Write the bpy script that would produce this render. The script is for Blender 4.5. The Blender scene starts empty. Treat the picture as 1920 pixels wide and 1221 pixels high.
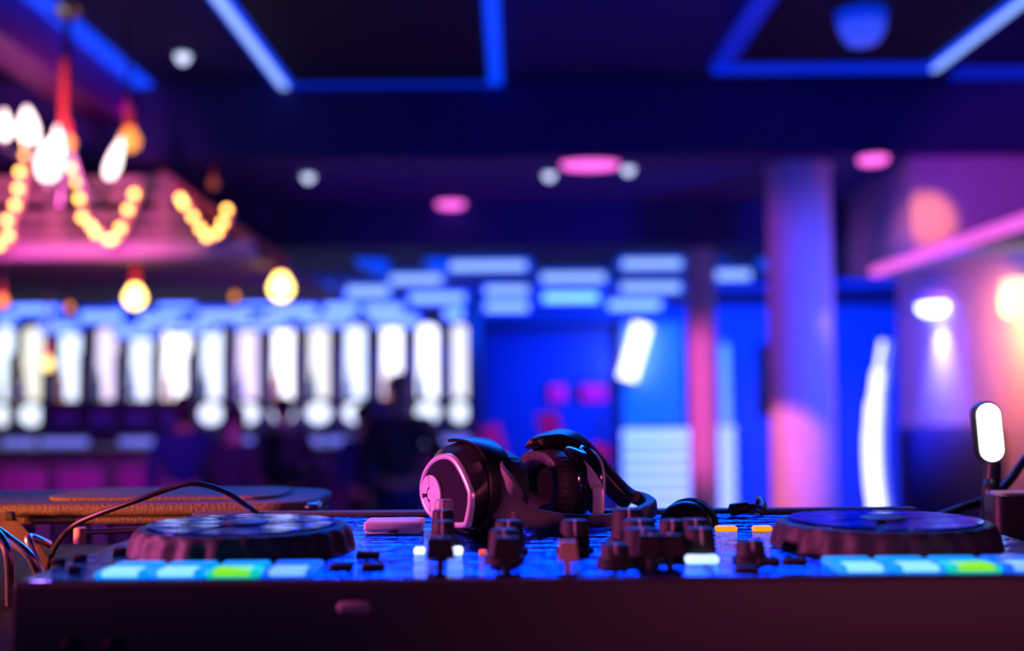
import bpy, bmesh, math, random
from mathutils import Vector, Matrix, Euler
random.seed(7)
C = bpy.context.scene.collection
sc = bpy.context.scene
PI = math.pi

# ------------------------------------------------------------------ camera, world, lights, exposure
F_PX, CZ = 2200.0, 1.60            # focal length in pixels of the 1920 frame, lens height
PITCH, ROLL = math.radians(3.24), math.radians(-0.4)
cam_d = bpy.data.cameras.new('camera'); cam = bpy.data.objects.new('camera', cam_d); C.objects.link(cam)
cam_d.sensor_width = 36.0; cam_d.lens = 36.0*F_PX/1920.0
cam_d.clip_start = 0.05; cam_d.clip_end = 100
cam_d.dof.use_dof = True; cam_d.dof.focus_distance = 0.945; cam_d.dof.aperture_fstop = 2.7; cam_d.dof.aperture_blades = 0
CR = Matrix.Rotation(PI/2+PITCH, 3, 'X') @ Matrix.Rotation(ROLL, 3, 'Z')
cam.matrix_world = Matrix.Translation((0, 0, CZ)) @ CR.to_4x4()
sc.camera = cam
sc.view_settings.view_transform = 'Standard'
try: sc.view_settings.look = 'None'
except Exception: pass
sc.view_settings.gamma = 1.0; sc.view_settings.use_curve_mapping = False
sc.view_settings.exposure = 0.0
sc.cycles.use_denoising = True
sc.cycles.max_bounces = 6; sc.cycles.diffuse_bounces = 2; sc.cycles.glossy_bounces = 3
sc.cycles.sample_clamp_indirect = 4.0

w = bpy.data.worlds.new('night'); sc.world = w; w.use_nodes = True
w.node_tree.nodes['Background'].inputs[0].default_value = (0.03, 0.006, 0.10, 1)
w.node_tree.nodes['Background'].inputs[1].default_value = 0.25

BLUE = (0.0, 0.055, 1.0); PINK = (1.0, 0.10, 0.42); MAG = (1.0, 0.06, 0.75); WARM = (1.0, 0.30, 0.06); ROSE = (1.0, 0.16, 0.22)
VIO = (0.30, 0.04, 1.0)

def look(o, target):
    d = Vector(target) - o.location
    o.rotation_euler = d.to_track_quat('-Z', 'Y').to_euler()

def spot(name, loc, target, col, power, size=60, blend=0.6, r=0.08):
    l = bpy.data.lights.new(name, 'SPOT'); l.color = col; l.energy = power
    l.spot_size = math.radians(size); l.spot_blend = blend; l.shadow_soft_size = r
    o = bpy.data.objects.new(name, l); C.objects.link(o); o.location = loc; look(o, target); return o

def area(name, loc, target, col, power, sx, sy):
    l = bpy.data.lights.new(name, 'AREA'); l.shape = 'RECTANGLE'; l.size = sx; l.size_y = sy
    l.color = col; l.energy = power
    o = bpy.data.objects.new(name, l); C.objects.link(o); o.location = loc; look(o, target); return o

def point(name, loc, col, power, r=0.05):
    l = bpy.data.lights.new(name, 'POINT'); l.color = col; l.energy = power; l.shadow_soft_size = r
    o = bpy.data.objects.new(name, l); C.objects.link(o); o.location = loc; return o

# stage lamps on the booth and an added blue back light
spot('stage_lamp_rose', (-1.50, 0.80, 1.95), (0.04, 0.95, 1.5), (1.0, 0.13, 0.52), 165, 24, 0.7, 0.06)
spot('stage_lamp_amber', (-1.15, 0.74, 1.555), (-0.44, 1.10, 1.502), (1.0, 0.22, 0.04), 100, 20, 0.8, 0.06)
spot('stage_lamp_red_front', (1.1, -1.3, 1.75), (0.20, 0.75, 1.46), (1.0, 0.15, 0.34), 46, 17, 0.9, 0.1)
area('added_blue_back', (0.15, 3.2, 2.95), (0.0, 0.9, 1.5), (0.005, 0.12, 1.0), 62, 1.6, 0.5)  # unseen area light added behind so the deck reflects blue
# dance floor and bar washes
area('bar_wash_blue', (-2.6, 10.3, 2.5), (-2.8, 12.2, 1.4), BLUE, 60, 4.5, 0.3)
area('wall_wash_blue', (1.2, 11.3, 2.5), (1.0, 14.0, 1.3), (0.0, 0.055, 1.0), 150, 3.4, 0.4)
area('wall_wash_blue_right', (3.1, 11.0, 2.5), (3.2, 14.0, 1.3), (0.0, 0.055, 1.0), 120, 1.4, 0.4)
spot('wash_violet_bar_front', (-2.4, 5.2, 2.1), (-2.6, 10.4, 0.4), (0.32, 0.02, 0.75), 340, 50, 0.7, 0.2)
spot('wash_pink_pillar', (-1.2, 5.4, 2.5), (1.62, 6.85, 1.9), (0.62, 0.05, 0.85), 95, 34, 0.6, 0.1)
spot('wash_rose_pillar_low', (-0.5, 4.6, 2.7), (1.55, 6.8, 0.90), (1.0, 0.17, 0.30), 620, 19, 0.25, 0.05)
spot('wash_blue_pillar', (2.22, 5.3, 1.75), (1.78, 6.85, 1.75), (0.0, 0.06, 1.0), 150, 80, 0.7, 0.1)
spot('wash_rose_thin_pillar', (0.3, 5.6, 2.2), (1.37, 8.5, 1.5), (1.0, 0.09, 0.50), 430, 24, 0.7, 0.1)
spot('wash_magenta_gallery', (-1.6, 3.4, 2.5), (-2.6, 6.0, 2.5), (1.0, 0.12, 0.55), 330, 46, 0.8, 0.1)
area('wash_blue_ceiling', (0.6, 4.2, 2.1), (0.6, 6.4, 3.2), (0.0, 0.02, 1.0), 14, 3.0, 0.4)
area('wash_violet_low_ceiling', (-0.5, 7.3, 1.6), (-0.5, 7.3, 3.0), (0.22, 0.01, 0.8), 8, 3.0, 0.8)
spot('wash_purple_bulkhead', (2.3, 3.4, 2.85), (3.0, 6.6, 2.62), (0.50, 0.035, 0.70), 160, 36, 0.7, 0.1)
spot('wash_orange_bulkhead', (2.0, 5.0, 2.9), (2.36, 6.6, 2.56), (1.0, 0.22, 0.01), 190, 13, 0.8, 0.02)
area('wash_blue_alcove', (2.1, 5.9, 2.15), (2.6, 7.5, 1.5), (0.06, 0.03, 1.0), 3, 0.5, 0.3)
spot('wash_blue_side_wall', (1.75, 6.5, 2.0), (2.62, 7.35, 1.75), (0.05, 0.03, 1.0), 110, 62, 0.8, 0.1)  # unseen spot added to turn the side wall blue

spot('wash_magenta_chairs', (0.9, 5.8, 2.3), (0.15, 9.4, 1.05), (0.9, 0.02, 0.75), 190, 20, 0.5, 0.1)  # unseen spot added to brighten the chairs in pink

# ------------------------------------------------------------------ helpers
def ray(px, py):
    return CR @ Vector(((px-960)/F_PX, -(py-610.5)/F_PX, -1.0))
def P(px, py, Y):                    # world point seen at a pixel at depth Y
    r = ray(px, py); return Vector((0, 0, CZ)) + r*(Y/r.y)
def PZ(px, py, z):                   # world point seen at a pixel on the level z
    r = ray(px, py); return Vector((0, 0, CZ)) + r*((z-CZ)/r.z)
def S(n, Y): return n*Y/F_PX         # pixels to metres at depth Y

MATS = {}
def mat(name, col, rough=0.5, metal=0.0, emit=None, es=1.0, bump=0.0, bscale=60, stretch=None, var=0.12, coat=0.0, trans=0.0, vscale=9, aniso=0.0, bdist=0.002):
    if name in MATS: return MATS[name]
    m = bpy.data.materials.new(name); m.use_nodes = True; MATS[name] = m
    nt = m.node_tree; b = nt.nodes['Principled BSDF']
    b.inputs['Roughness'].default_value = rough; b.inputs['Metallic'].default_value = metal
    b.inputs['Coat Weight'].default_value = coat
    b.inputs['Transmission Weight'].default_value = trans
    if aniso: b.inputs['Anisotropic'].default_value = aniso
    tc = nt.nodes.new('ShaderNodeTexCoord')
    nz = nt.nodes.new('ShaderNodeTexNoise'); nz.inputs['Scale'].default_value = vscale; nz.inputs['Detail'].default_value = 3
    nt.links.new(tc.outputs['Object'], nz.inputs['Vector'])
    mr = nt.nodes.new('ShaderNodeMapRange')
    mr.inputs['To Min'].default_value = 1.0-var; mr.inputs['To Max'].default_value = 1.0+var
    nt.links.new(nz.outputs['Fac'], mr.inputs['Value'])
    vm = nt.nodes.new('ShaderNodeVectorMath'); vm.operation = 'SCALE'
    vm.inputs[0].default_value = col; nt.links.new(mr.outputs[0], vm.inputs['Scale'])
    nt.links.new(vm.outputs[0], b.inputs['Base Color'])
    if emit is not None:
        b.inputs['Emission Color'].default_value = (*emit, 1); b.inputs['Emission Strength'].default_value = es
    if bump:
        n2 = nt.nodes.new('ShaderNodeTexNoise'); n2.inputs['Scale'].default_value = bscale; n2.inputs['Detail'].default_value = 4
        mp = nt.nodes.new('ShaderNodeMapping')
        if stretch: mp.inputs['Scale'].default_value = stretch
        nt.links.new(tc.outputs['Object'], mp.inputs['Vector']); nt.links.new(mp.outputs[0], n2.inputs['Vector'])
        bp = nt.nodes.new('ShaderNodeBump'); bp.inputs['Strength'].default_value = bump; bp.inputs['Distance'].default_value = bdist
        nt.links.new(n2.outputs['Fac'], bp.inputs['Height']); nt.links.new(bp.outputs[0], b.inputs['Normal'])
    return m

ORG = {}
def link(o, parent=None, world=True):
    C.objects.link(o)
    if parent is not None:
        o.parent = parent
        if world: o.location = -ORG.get(parent.name, Vector((0, 0, 0)))
        ORG[o.name] = Vector((0, 0, 0)) if world else Vector((0, 0, 0))
    else:
        ORG[o.name] = Vector((0, 0, 0))
    return o

def obj(name, bm, m, parent=None, smooth=True, world=True, angle=40):
    me = bpy.data.meshes.new(name); bmesh.ops.recalc_face_normals(bm, faces=bm.faces[:])
    bm.to_mesh(me); bm.free(); me.materials.append(m)
    if smooth:
        for p in me.polygons: p.use_smooth = True
        try: me.set_sharp_from_angle(angle=math.radians(angle))
        except Exception: pass
    o = bpy.data.objects.new(name, me); return link(o, parent, world)

def tag(o, label, cat, group=None):
    o['label'] = label; o['category'] = cat
    if group: o['group'] = group
    return o
def thing(name, label, cat, loc=(0, 0, 0), group=None):
    o = bpy.data.objects.new(name, None); C.objects.link(o); o.location = loc; o.empty_display_size = 0.02
    ORG[o.name] = Vector(loc); return tag(o, label, cat, group)
def struct(o, label=None):
    o['kind'] = 'structure'
    if label: o['label'] = label
    return o
def dup(root, loc, label=None, rz=None):
    r = root.copy(); C.objects.link(r); r.location = loc
    if rz is not None: r.rotation_euler = (0, 0, rz)
    if label: r['label'] = label
    for ch in list(root.children):
        c = ch.copy(); C.objects.link(c); c.parent = r
        for g in list(ch.children):
            d = g.copy(); C.objects.link(d); d.parent = c
    return r

def BM(): return bmesh.new()
def box(bm, lo, hi, bev=0.0, seg=2, rot=None, piv=None):
    lo, hi = Vector(lo), Vector(hi); c = (lo+hi)/2; s = hi-lo
    r = bmesh.ops.create_cube(bm, size=1.0)
    vs = r['verts']
    for v in vs: v.co = Vector((v.co.x*s.x, v.co.y*s.y, v.co.z*s.z)) + c
    if bev:
        es = list({e for v in vs for e in v.link_edges})
        rb = bmesh.ops.bevel(bm, geom=es, offset=bev, segments=seg, affect='EDGES', profile=0.5)
        vs = list({v for f in rb['faces'] for v in f.verts} | {v for v in vs if v.is_valid})
    if rot is not None:
        p = Vector(piv) if piv is not None else c
        for v in vs: v.co = rot @ (v.co-p) + p
    return bm
def lathe(bm, prof, seg=24, M=None, cap=True):
    M = M or Matrix.Identity(4); rings = []
    for r, z in prof:
        rings.append([bm.verts.new(M @ Vector((r*math.cos(2*PI*k/seg), r*math.sin(2*PI*k/seg), z))) for k in range(seg)])
    for a, b in zip(rings, rings[1:]):
        for k in range(seg): bm.faces.new((a[k], a[(k+1) % seg], b[(k+1) % seg], b[k]))
    if cap:
        bm.faces.new(rings[0][::-1]); bm.faces.new(rings[-1])
    return bm
def T(x, y, z): return Matrix.Translation((x, y, z))
def axisM(p, d):                      # z axis of the frame along d
    return Matrix.Translation(p) @ Vector(d).to_track_quat('Z', 'Y').to_matrix().to_4x4()
def rod(bm, a, b, r, seg=12, r2=None):
    a, b = Vector(a), Vector(b); L = (b-a).length
    return lathe(bm, [(r, 0), (r if r2 is None else r2, L)], seg, axisM(a, b-a))
def catmull(pts, n=6):
    pts = [Vector(p) for p in pts]; q = [pts[0]*2-pts[1]] + pts + [pts[-1]*2-pts[-2]]; out = []
    for i in range(1, len(q)-2):
        for k in range(n):
            t = k/n; a, b, c, d = q[i-1], q[i], q[i+1], q[i+2]
            out.append(0.5*((2*b)+(c-a)*t+(2*a-5*b+4*c-d)*t*t+(-a+3*b-3*c+d)*t**3))
    out.append(pts[-1]); return out
def tube(bm, pts, r, seg=10, n=6, smooth=True):
    pts = catmull(pts, n) if smooth else [Vector(p) for p in pts]
    up = None; rings = []
    for i, p in enumerate(pts):
        t = (pts[min(i+1, len(pts)-1)]-pts[max(i-1, 0)]).normalized()
        if up is None:
            up = t.orthogonal().normalized()
        up = (up - t*up.dot(t)).normalized(); s = t.cross(up)
        rr = r[min(int(i*len(r)/len(pts)), len(r)-1)] if isinstance(r, (list, tuple)) else r
        rings.append([bm.verts.new(p+(up*math.cos(2*PI*k/seg)+s*math.sin(2*PI*k/seg))*rr) for k in range(seg)])
    for a, b in zip(rings, rings[1:]):
        for k in range(seg): bm.faces.new((a[k], a[(k+1) % seg], b[(k+1) % seg], b[k]))
    bm.faces.new(rings[0][::-1]); bm.faces.new(rings[-1]); return bm
def strap(bm, rows, n=6, e=4.0, seg=16):
    """rows: (point, width_dir, width, thickness); a rounded strip swept along them"""
    ps = catmull([r[0] for r in rows], n); wd = catmull([Vector(r[1]) for r in rows], n)
    sz = catmull([Vector((r[2], r[3], 0)) for r in rows], n); rings = []
    for i, p in enumerate(ps):
        t = (ps[min(i+1, len(ps)-1)]-ps[max(i-1, 0)]).normalized()
        wv = wd[i]; wv = (wv-t*wv.dot(t)).normalized(); nv = t.cross(wv); ring = []
        for k in range(seg):
            a = 2*PI*k/seg; ca, sa = math.cos(a), math.sin(a)
            x = math.copysign(abs(ca)**(2/e), ca)*sz[i].x/2; y = math.copysign(abs(sa)**(2/e), sa)*sz[i].y/2
            ring.append(bm.verts.new(p+wv*x+nv*y))
        rings.append(ring)
    for a, b in zip(rings, rings[1:]):
        for k in range(seg): bm.faces.new((a[k], a[(k+1) % seg], b[(k+1) % seg], b[k]))
    bm.faces.new(rings[0][::-1]); bm.faces.new(rings[-1]); return bm
def prism(bm, pts, z0, z1, M=None):
    M = M or Matrix.Identity(4)
    a = [bm.verts.new(M @ Vector((x, y, z0))) for x, y in pts]; b = [bm.verts.new(M @ Vector((x, y, z1))) for x, y in pts]
    k = len(pts)
    for i in range(k): bm.faces.new((a[i], a[(i+1) % k], b[(i+1) % k], b[i]))
    bm.faces.new(a[::-1]); bm.faces.new(b); return bm
ORD = 'first second third fourth fifth sixth seventh eighth ninth tenth eleventh twelfth thirteenth fourteenth fifteenth sixteenth'.split()

# ------------------------------------------------------------------ materials
M_ceil = mat('ceiling_baked_blue_light', (0.018, 0.020, 0.16), 0.85, bump=0.2, bscale=30)  # blue LED light on the ceiling put into its base colour
M_panel = mat('black_ceiling_panel', (0.004, 0.004, 0.02), 0.8)
M_wallB = mat('wall_baked_blue_light', (0.06, 0.32, 0.85), 0.8, bump=0.15, bscale=25)  # blue wash put into the wall colour so pink spill stays weak
M_lowceil = mat('low_ceiling_baked_violet_light', (0.07, 0.035, 0.22), 0.8, bump=0.2, bscale=30)  # violet light on the low ceiling put into its base colour
M_wall = mat('painted_wall', (0.62, 0.62, 0.66), 0.8, bump=0.15, bscale=25)
M_wallL = mat('violet_wall', (0.50, 0.45, 0.60), 0.8)
M_dark = mat('black_plastic', (0.018, 0.018, 0.022), 0.42, bump=0.25, bscale=900)
M_floor = mat('dark_floor', (0.05, 0.04, 0.06), 0.35)
M_col = mat('white_plaster', (0.72, 0.70, 0.72), 0.6, bump=0.1)
M_led_blue = mat('blue_led', (0.05, 0.1, 0.5), 0.4, emit=(0.0, 0.055, 1.0), es=1.05)
M_led_dim = mat('blue_led_dim', (0.02, 0.05, 0.3), 0.4, emit=(0.0, 0.025, 0.85), es=0.8)
M_led_faint = mat('blue_led_faint', (0.02, 0.05, 0.3), 0.4, emit=(0.0, 0.012, 0.5), es=0.8)
M_led_pale = mat('pale_blue_led', (0.3, 0.4, 0.9), 0.4, emit=(0.30, 0.50, 1.0), es=1.25)
M_block = mat('blue_acrylic', (0.02, 0.06, 0.5), 0.3, emit=(0.0, 0.07, 1.0), es=0.9)
M_blockc = mat('white_blue_diffuser', (0.5, 0.6, 0.9), 0.4, emit=(0.33, 0.55, 1.0), es=1.15)
M_white_light = mat('white_backlight', (0.9, 0.9, 0.9), 0.4, emit=(1.0, 1.0, 1.0), es=2.2)
M_niche2 = mat('niche_warm', (0.9, 0.9, 0.8), 0.4, emit=(1.0, 0.98, 0.72), es=1.25)
M_niche3 = mat('niche_rose', (0.9, 0.85, 0.9), 0.4, emit=(1.0, 0.85, 1.0), es=1.2)
M_niche = mat('niche_backlight', (0.9, 0.9, 0.9), 0.4, emit=(0.80, 0.93, 1.0), es=1.6)
M_pink_lamp = mat('pink_lamp', (0.9, 0.3, 0.7), 0.4, emit=(1.0, 0.13, 0.68), es=1.7)
M_warm = mat('warm_bulb', (1, 0.7, 0.3), 0.3, emit=(1.0, 0.66, 0.16), es=7)
M_amber = mat('amber_bulb', (1, 0.5, 0.1), 0.3, emit=(1.0, 0.34, 0.03), es=1.4)
M_fairy = mat('fairy_bulb', (1, 0.6, 0.2), 0.3, emit=(1.0, 0.46, 0.10), es=9)
M_candle = mat('candle_bulb', (1, 0.95, 0.85), 0.3, emit=(1.0, 0.93, 0.80), es=3)
M_metal = mat('grey_metal', (0.5, 0.5, 0.52), 0.3, 1.0)
M_cord = mat('orange_cord', (0.85, 0.18, 0.05), 0.6)
M_ribbon = mat('pale_ribbon', (0.9, 0.45, 0.5), 0.7)
M_wood = mat('painted_wood', (0.45, 0.30, 0.32), 0.6, bump=0.3, bscale=20, stretch=(1, 8, 8))
M_ledge = mat('pale_ledge', (0.9, 0.6, 0.85), 0.5)
M_bar = mat('bar_laminate', (0.16, 0.13, 0.2), 0.5, var=0.35, vscale=1.2)
M_frame = mat('dark_shelf', (0.05, 0.03, 0.05), 0.4)
M_stool = mat('magenta_vinyl', (0.55, 0.10, 0.45), 0.45)
M_cloth = mat('dark_cloth', (0.035, 0.035, 0.06), 0.9, bump=0.4, bscale=80)
M_cloth2 = mat('navy_cloth', (0.012, 0.035, 0.20), 0.9, bump=0.4, bscale=80)
M_skin = mat('skin', (0.45, 0.28, 0.22), 0.55)
M_hair = mat('hair', (0.02, 0.015, 0.015), 0.6, bump=0.5, bscale=200)

# ------------------------------------------------------------------ room shell
def slab(name, lo, hi, m, bev=0.0): return struct(obj(name, box(BM(), lo, hi, bev), m, smooth=bool(bev)))
slab('floor', (-5.4, -2.5, -0.1), (5.0, 14.4, 0.0), M_floor)
slab('floor_stage', (-1.9, -2.4, 0.0), (1.9, 1.9, 0.35), M_floor)
slab('ceiling', (-5.4, -2.5, 3.35), (5.0, 6.55, 3.5), M_ceil)
slab('ceiling_soffit', (-5.4, 6.50, 2.93), (5.0, 8.2, 3.35), M_ceil)
slab('ceiling_bar', (-5.4, 8.15, 2.625), (5.0, 14.4, 2.96), M_ceil)
slab('ceiling_low', (-5.39, 6.53, 2.918), (4.99, 8.16, 2.931), M_lowceil)
slab('wall_left', (-5.5, -2.5, 0), (-5.4, 14.4, 3.4), M_wallL)
slab('wall_right', (5.0, -2.5, 0), (5.1, 14.4, 3.4), M_wall)
slab('wall_back', (-5.4, 14.3, 0), (5.0, 14.4, 2.7), M_wallB)
slab('wall_front', (-5.4, -2.6, 0), (5.0, -2.5, 3.4), M_wallL)
slab('wall_bar', (-5.4, 12.35, 0), (-0.42, 12.5, 2.63), M_frame)
slab('trim_1', (-0.46, 11.9, 0), (-0.32, 12.5, 2.63), M_frame, 0.01)       # dark jamb where the bar wall ends
# blue door leaf in the back wall
dr = struct(obj('door_1', box(BM(), (-0.30, 14.2, 0.0), (1.22, 14.3, 2.35), 0.02), mat('blue_door', (0.05, 0.16, 0.62), 0.55)))
obj('door_frame', box(box(BM(), (1.22, 14.15, 0), (1.34, 14.3, 2.42), 0.01), (-0.30, 14.15, 2.35), (1.22, 14.3, 2.42), 0.01), M_frame, dr)
obj('door_handle', rod(BM(), (1.08, 14.12, 1.0), (1.08, 14.12, 1.35), 0.02), M_metal, dr)

# pillars
def pillar(name, px0, px1, Y, z1, label):
    r = S((px1-px0)/2, Y); x = P((px0+px1)/2, 640, Y).x; bm = BM()
    lathe(bm, [(r*1.15, 0.0), (r*1.15, 0.12), (r, 0.14), (r, z1-0.05), (r*1.06, z1-0.05), (r*1.06, z1)], 40, T(x, Y, 0))
    o = obj(name, bm, M_col); o['kind'] = 'structure'; o['label'] = label; return o
pillar('pillar', 1443, 1562, 6.85, 2.93, 'thick round white pillar lit violet and blue')
pillar('pillar', 1290, 1342, 8.5, 2.63, 'slim round pillar lit rose pink')

# right hand bulkhead, alcove wall and ledge
slab('trim_2', (2.27, 6.6, 2.36), (5.0, 7.9, 2.93), M_wall, 0.01)
slab('wall_alcove', (2.75, 7.9, 0), (5.0, 8.0, 2.63), M_wall)
led = thing('wall_ledge', 'sloping pink lit ledge under the pale bulkhead on the right', 'ledge', (2.3, 5, 2.3))
obj('shelf_board', box(BM(), (2.30, 4.6, 2.30), (2.62, 7.4, 2.38), 0.01), M_wall, led)
obj('light_strip', box(BM(), (2.27, 4.6, 2.315), (2.30, 7.4, 2.375), 0.005), mat('pink_strip', (0.9, 0.4, 0.7), 0.4, emit=(1.0, 0.13, 0.72), es=1.0), led)
slab('wall_side', (2.62, 4.2, 0), (2.72, 7.95, 2.36), M_wall, 0.0)

# ------------------------------------------------------------------ ceiling LED strips and panels
def strip(name, a, b, wdt, m, label=None, parent=None, core=None):
    a, b = Vector(a), Vector(b); d = (b-a).normalized(); s = Vector((-d.y, d.x, 0))*wdt/2
    bm = BM(); z = 0.03
    vs = [bm.verts.new(p+q+Vector((0, 0, k))) for k in (-z, 0) for p, q in ((a, -s), (a, s), (b, s), (b, -s))]
    for f in ((0, 1, 2, 3), (7, 6, 5, 4), (0, 4, 5, 1), (1, 5, 6, 2), (2, 6, 7, 3), (3, 7, 4, 0)): bm.faces.new([vs[i] for i in f])
    o = obj(name, bm, m, parent, smooth=False)
    if core is not None:
        bm = BM(); s2 = s*0.45
        vs = [bm.verts.new(p+q+Vector((0, 0, k))) for k in (-z-0.012, -z) for p, q in ((a, -s2), (a, s2), (b, s2), (b, -s2))]
        for f in ((0, 1, 2, 3), (7, 6, 5, 4), (0, 4, 5, 1), (1, 5, 6, 2), (2, 6, 7, 3), (3, 7, 4, 0)): bm.faces.new([vs[i] for i in f])
        obj('glowing_core', bm, core, o, smooth=False)
    return o
ZC = 3.35
def cz(px, py): return PZ(px, py, ZC)
def ext(a, b, k):                      # carry a strip on beyond the frame towards the booth
    return a + (a-b)*k
# left panel frame
A0, A1, B0, B1 = cz(392, 0), cz(543, 166), cz(905, 0), cz(930, 152)
ya = (A1.y+B1.y)/2
x0, x1 = A1.x, B1.x
f1 = thing('led_ceiling_frame', 'blue LED frame with a pale left arm around the black panel left of centre', 'ceiling light', (x0, ya, ZC))
obj('black_panel', box(BM(), (x0+0.05, 2.5, ZC-0.02), (x1-0.05, ya-0.05, ZC), 0.005), M_panel, f1)
strip('light_strip', (x0, 2.5, ZC), (x0, ya, ZC), 0.085, M_led_blue, parent=f1, core=M_led_pale)
strip('light_strip', (x0-0.03, ya, ZC), (x1+0.03, ya, ZC), 0.22, mat('blue_led_cross', (0.02, 0.05, 0.3), 0.4, emit=(0.0, 0.035, 1.0), es=0.75), parent=f1)
strip('light_strip', (x1, 2.5, ZC), (x1, ya, ZC), 0.07, M_led_blue, parent=f1)
# right panel frame
C1, D1 = cz(1345, 128), cz(1760, 112)
yc = (C1.y+D1.y)/2
f2 = thing('led_ceiling_frame', 'blue LED frame with a pale right arm around the black panel with the domed fixture', 'ceiling light', (C1.x, yc, ZC))
obj('black_panel', box(BM(), (C1.x+0.05, 2.5, ZC-0.02), (D1.x-0.05, yc-0.05, ZC), 0.005), M_panel, f2)
strip('light_strip', (C1.x, 2.5, ZC), (C1.x, yc, ZC), 0.10, M_led_faint, parent=f2)
strip('light_strip', (C1.x-0.03, yc, ZC), (D1.x+0.03, yc, ZC), 0.16, M_led_dim, parent=f2)
strip('light_strip', (D1.x, 2.5, ZC), (D1.x, yc, ZC), 0.075, M_led_blue, parent=f2, core=M_led_pale)
# middle and far right short runs
e0, e1 = cz(965, 163), cz(1335, 152)
tag(strip('led_strip', (e0.x, (e0.y+e1.y)/2, ZC), (e1.x-0.03, (e0.y+e1.y)/2, ZC), 0.16, M_led_dim), 'dim blue LED strip running between the two lit ceiling frames', 'ceiling light')
e0 = cz(1790, 132)
tag(strip('led_strip', (e0.x, e0.y, ZC), (3.9, e0.y, ZC), 0.16, M_led_faint), 'faint blue LED strip at the far right end of the ceiling', 'ceiling light')
G1 = cz(285, 168)
tag(strip('led_strip', (G1.x, 2.5, ZC), (G1.x, G1.y, ZC), 0.10, M_led_blue), 'bright blue LED strip along the violet fascia, leftmost on the ceiling', 'ceiling light')
slab('trim_3', (G1.x-0.28, 2.5, 3.10), (G1.x-0.06, G1.y-0.05, 3.35), mat('violet_fascia', (0.28, 0.03, 0.42), 0.6), 0.01)

def downlight(px, py, z, label, r=0.045):
    p = PZ(px, py, z); t = thing('downlight', label, 'ceiling light', p, 'round white ceiling spots')
    obj('trim_ring', lathe(BM(), [(r*1.35, 0), (r*1.35, -0.008), (r*1.0, -0.012), (r*1.0, 0)], 24, T(*p)), M_metal, t)
    obj('lens', lathe(BM(), [(r*0.8, 0), (r*0.8, -0.012), (r*0.72, -0.028), (r*0.5, -0.044), (r*0.2, -0.052)], 24, T(*p)), mat('spot_lens', (0.9, 0.9, 1), 0.3, emit=(0.65, 0.75, 1.0), es=1.6), t)
downlight(343, 101, 3.35, 'small round white spot between the two left LED lines')
downlight(578, 326, 2.93, 'small round white spot on the lower ceiling, left of centre')
downlight(1030, 323, 2.93, 'small round white spot left of the long pink lamp')
downlight(1178, 312, 2.93, 'small round white spot right of the long pink lamp')
def pinklamp(px, py, z, wpx, label, deep=0.05):
    p = PZ(px, py, z); Y = p.y; hw = S(wpx/2, Y)
    t = thing('ceiling_lamp', label, 'ceiling light', p)
    M = T(p.x, p.y, p.z) @ Matrix.Diagonal((hw, max(hw*0.4, 0.10), 1, 1))
    obj('lamp_base', lathe(BM(), [(1.05, 0), (1.05, -0.02), (0.9, -0.03)], 28, M), M_dark, t)
    obj('lamp_shade', lathe(BM(), [(0.95, -0.02), (1.0, -0.03), (0.9, -0.03-deep*0.7), (0.5, -0.03-deep)], 28, M), M_pink_lamp, t)
pinklamp(1106, 298, 2.93, 112, 'long oval pink ceiling lamp over the dance floor', 0.03)
pinklamp(845, 374, 2.93, 55, 'small round pink ceiling lamp left of the long oval one', 0.03)
pinklamp(1637, 288, 2.93, 55, 'small pink ceiling lamp right of the thick pillar', 0.03)
# domed ceiling fixture
p = PZ(1615, 22, 3.33); t = thing('ceiling_fixture', 'domed blue lit fixture on the black ceiling panel', 'ceiling fixture', p)
M4 = T(*p)
obj('mounting_plate', lathe(BM(), [(0.118, 0.0), (0.118, -0.05), (0.11, -0.06)], 8, M4), mat('fixture_blue', (0.1, 0.25, 0.9), 0.4, emit=(0.0, 0.05, 1.0), es=0.5), t, angle=20)
obj('lens_dome', lathe(BM(), [(0.11, -0.06), (0.105, -0.09), (0.075, -0.14), (0.06, -0.15)], 8, M4), mat('fixture_dome', (0.2, 0.3, 0.9), 0.3, emit=(0.04, 0.09, 1.0), es=0.75), t, angle=20)

# ------------------------------------------------------------------ light bars hanging over the bar
blocks = [  # x, y, width in the photograph, depth
 (915,498,165,8.9),(1222,494,128,8.8),(780,523,112,9.8),(1375,515,75,9.6),(1075,520,138,9.7),(1220,538,128,10.6),
 (690,546,92,10.4),(950,544,92,11.0),(820,558,118,11.0),(1070,557,118,11.6),(950,574,92,12.4),(1190,571,112,12.4),
 (590,546,70,10.3),(395,553,72,10.3),(65,578,96,10.6),(330,570,78,10.6),(225,560,38,10.4),(480,566,62,10.6),
 (12,598,40,11.0),(190,593,92,11.0),(300,598,90,11.0),(420,591,112,11.0),(545,583,112,11.0),(640,578,70,11.0),(720,580,84,11.2),
 (110,612,80,11.3),(250,620,90,11.4),(360,612,96,11.4),(490,605,110,11.4),(610,600,110,11.4),(740,600,100,11.5),(850,588,40,11.5)]
bars_by_row = {}
for b in blocks: bars_by_row.setdefault(round(b[3]*2)/2, []).append(b)
ri = 0
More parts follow.
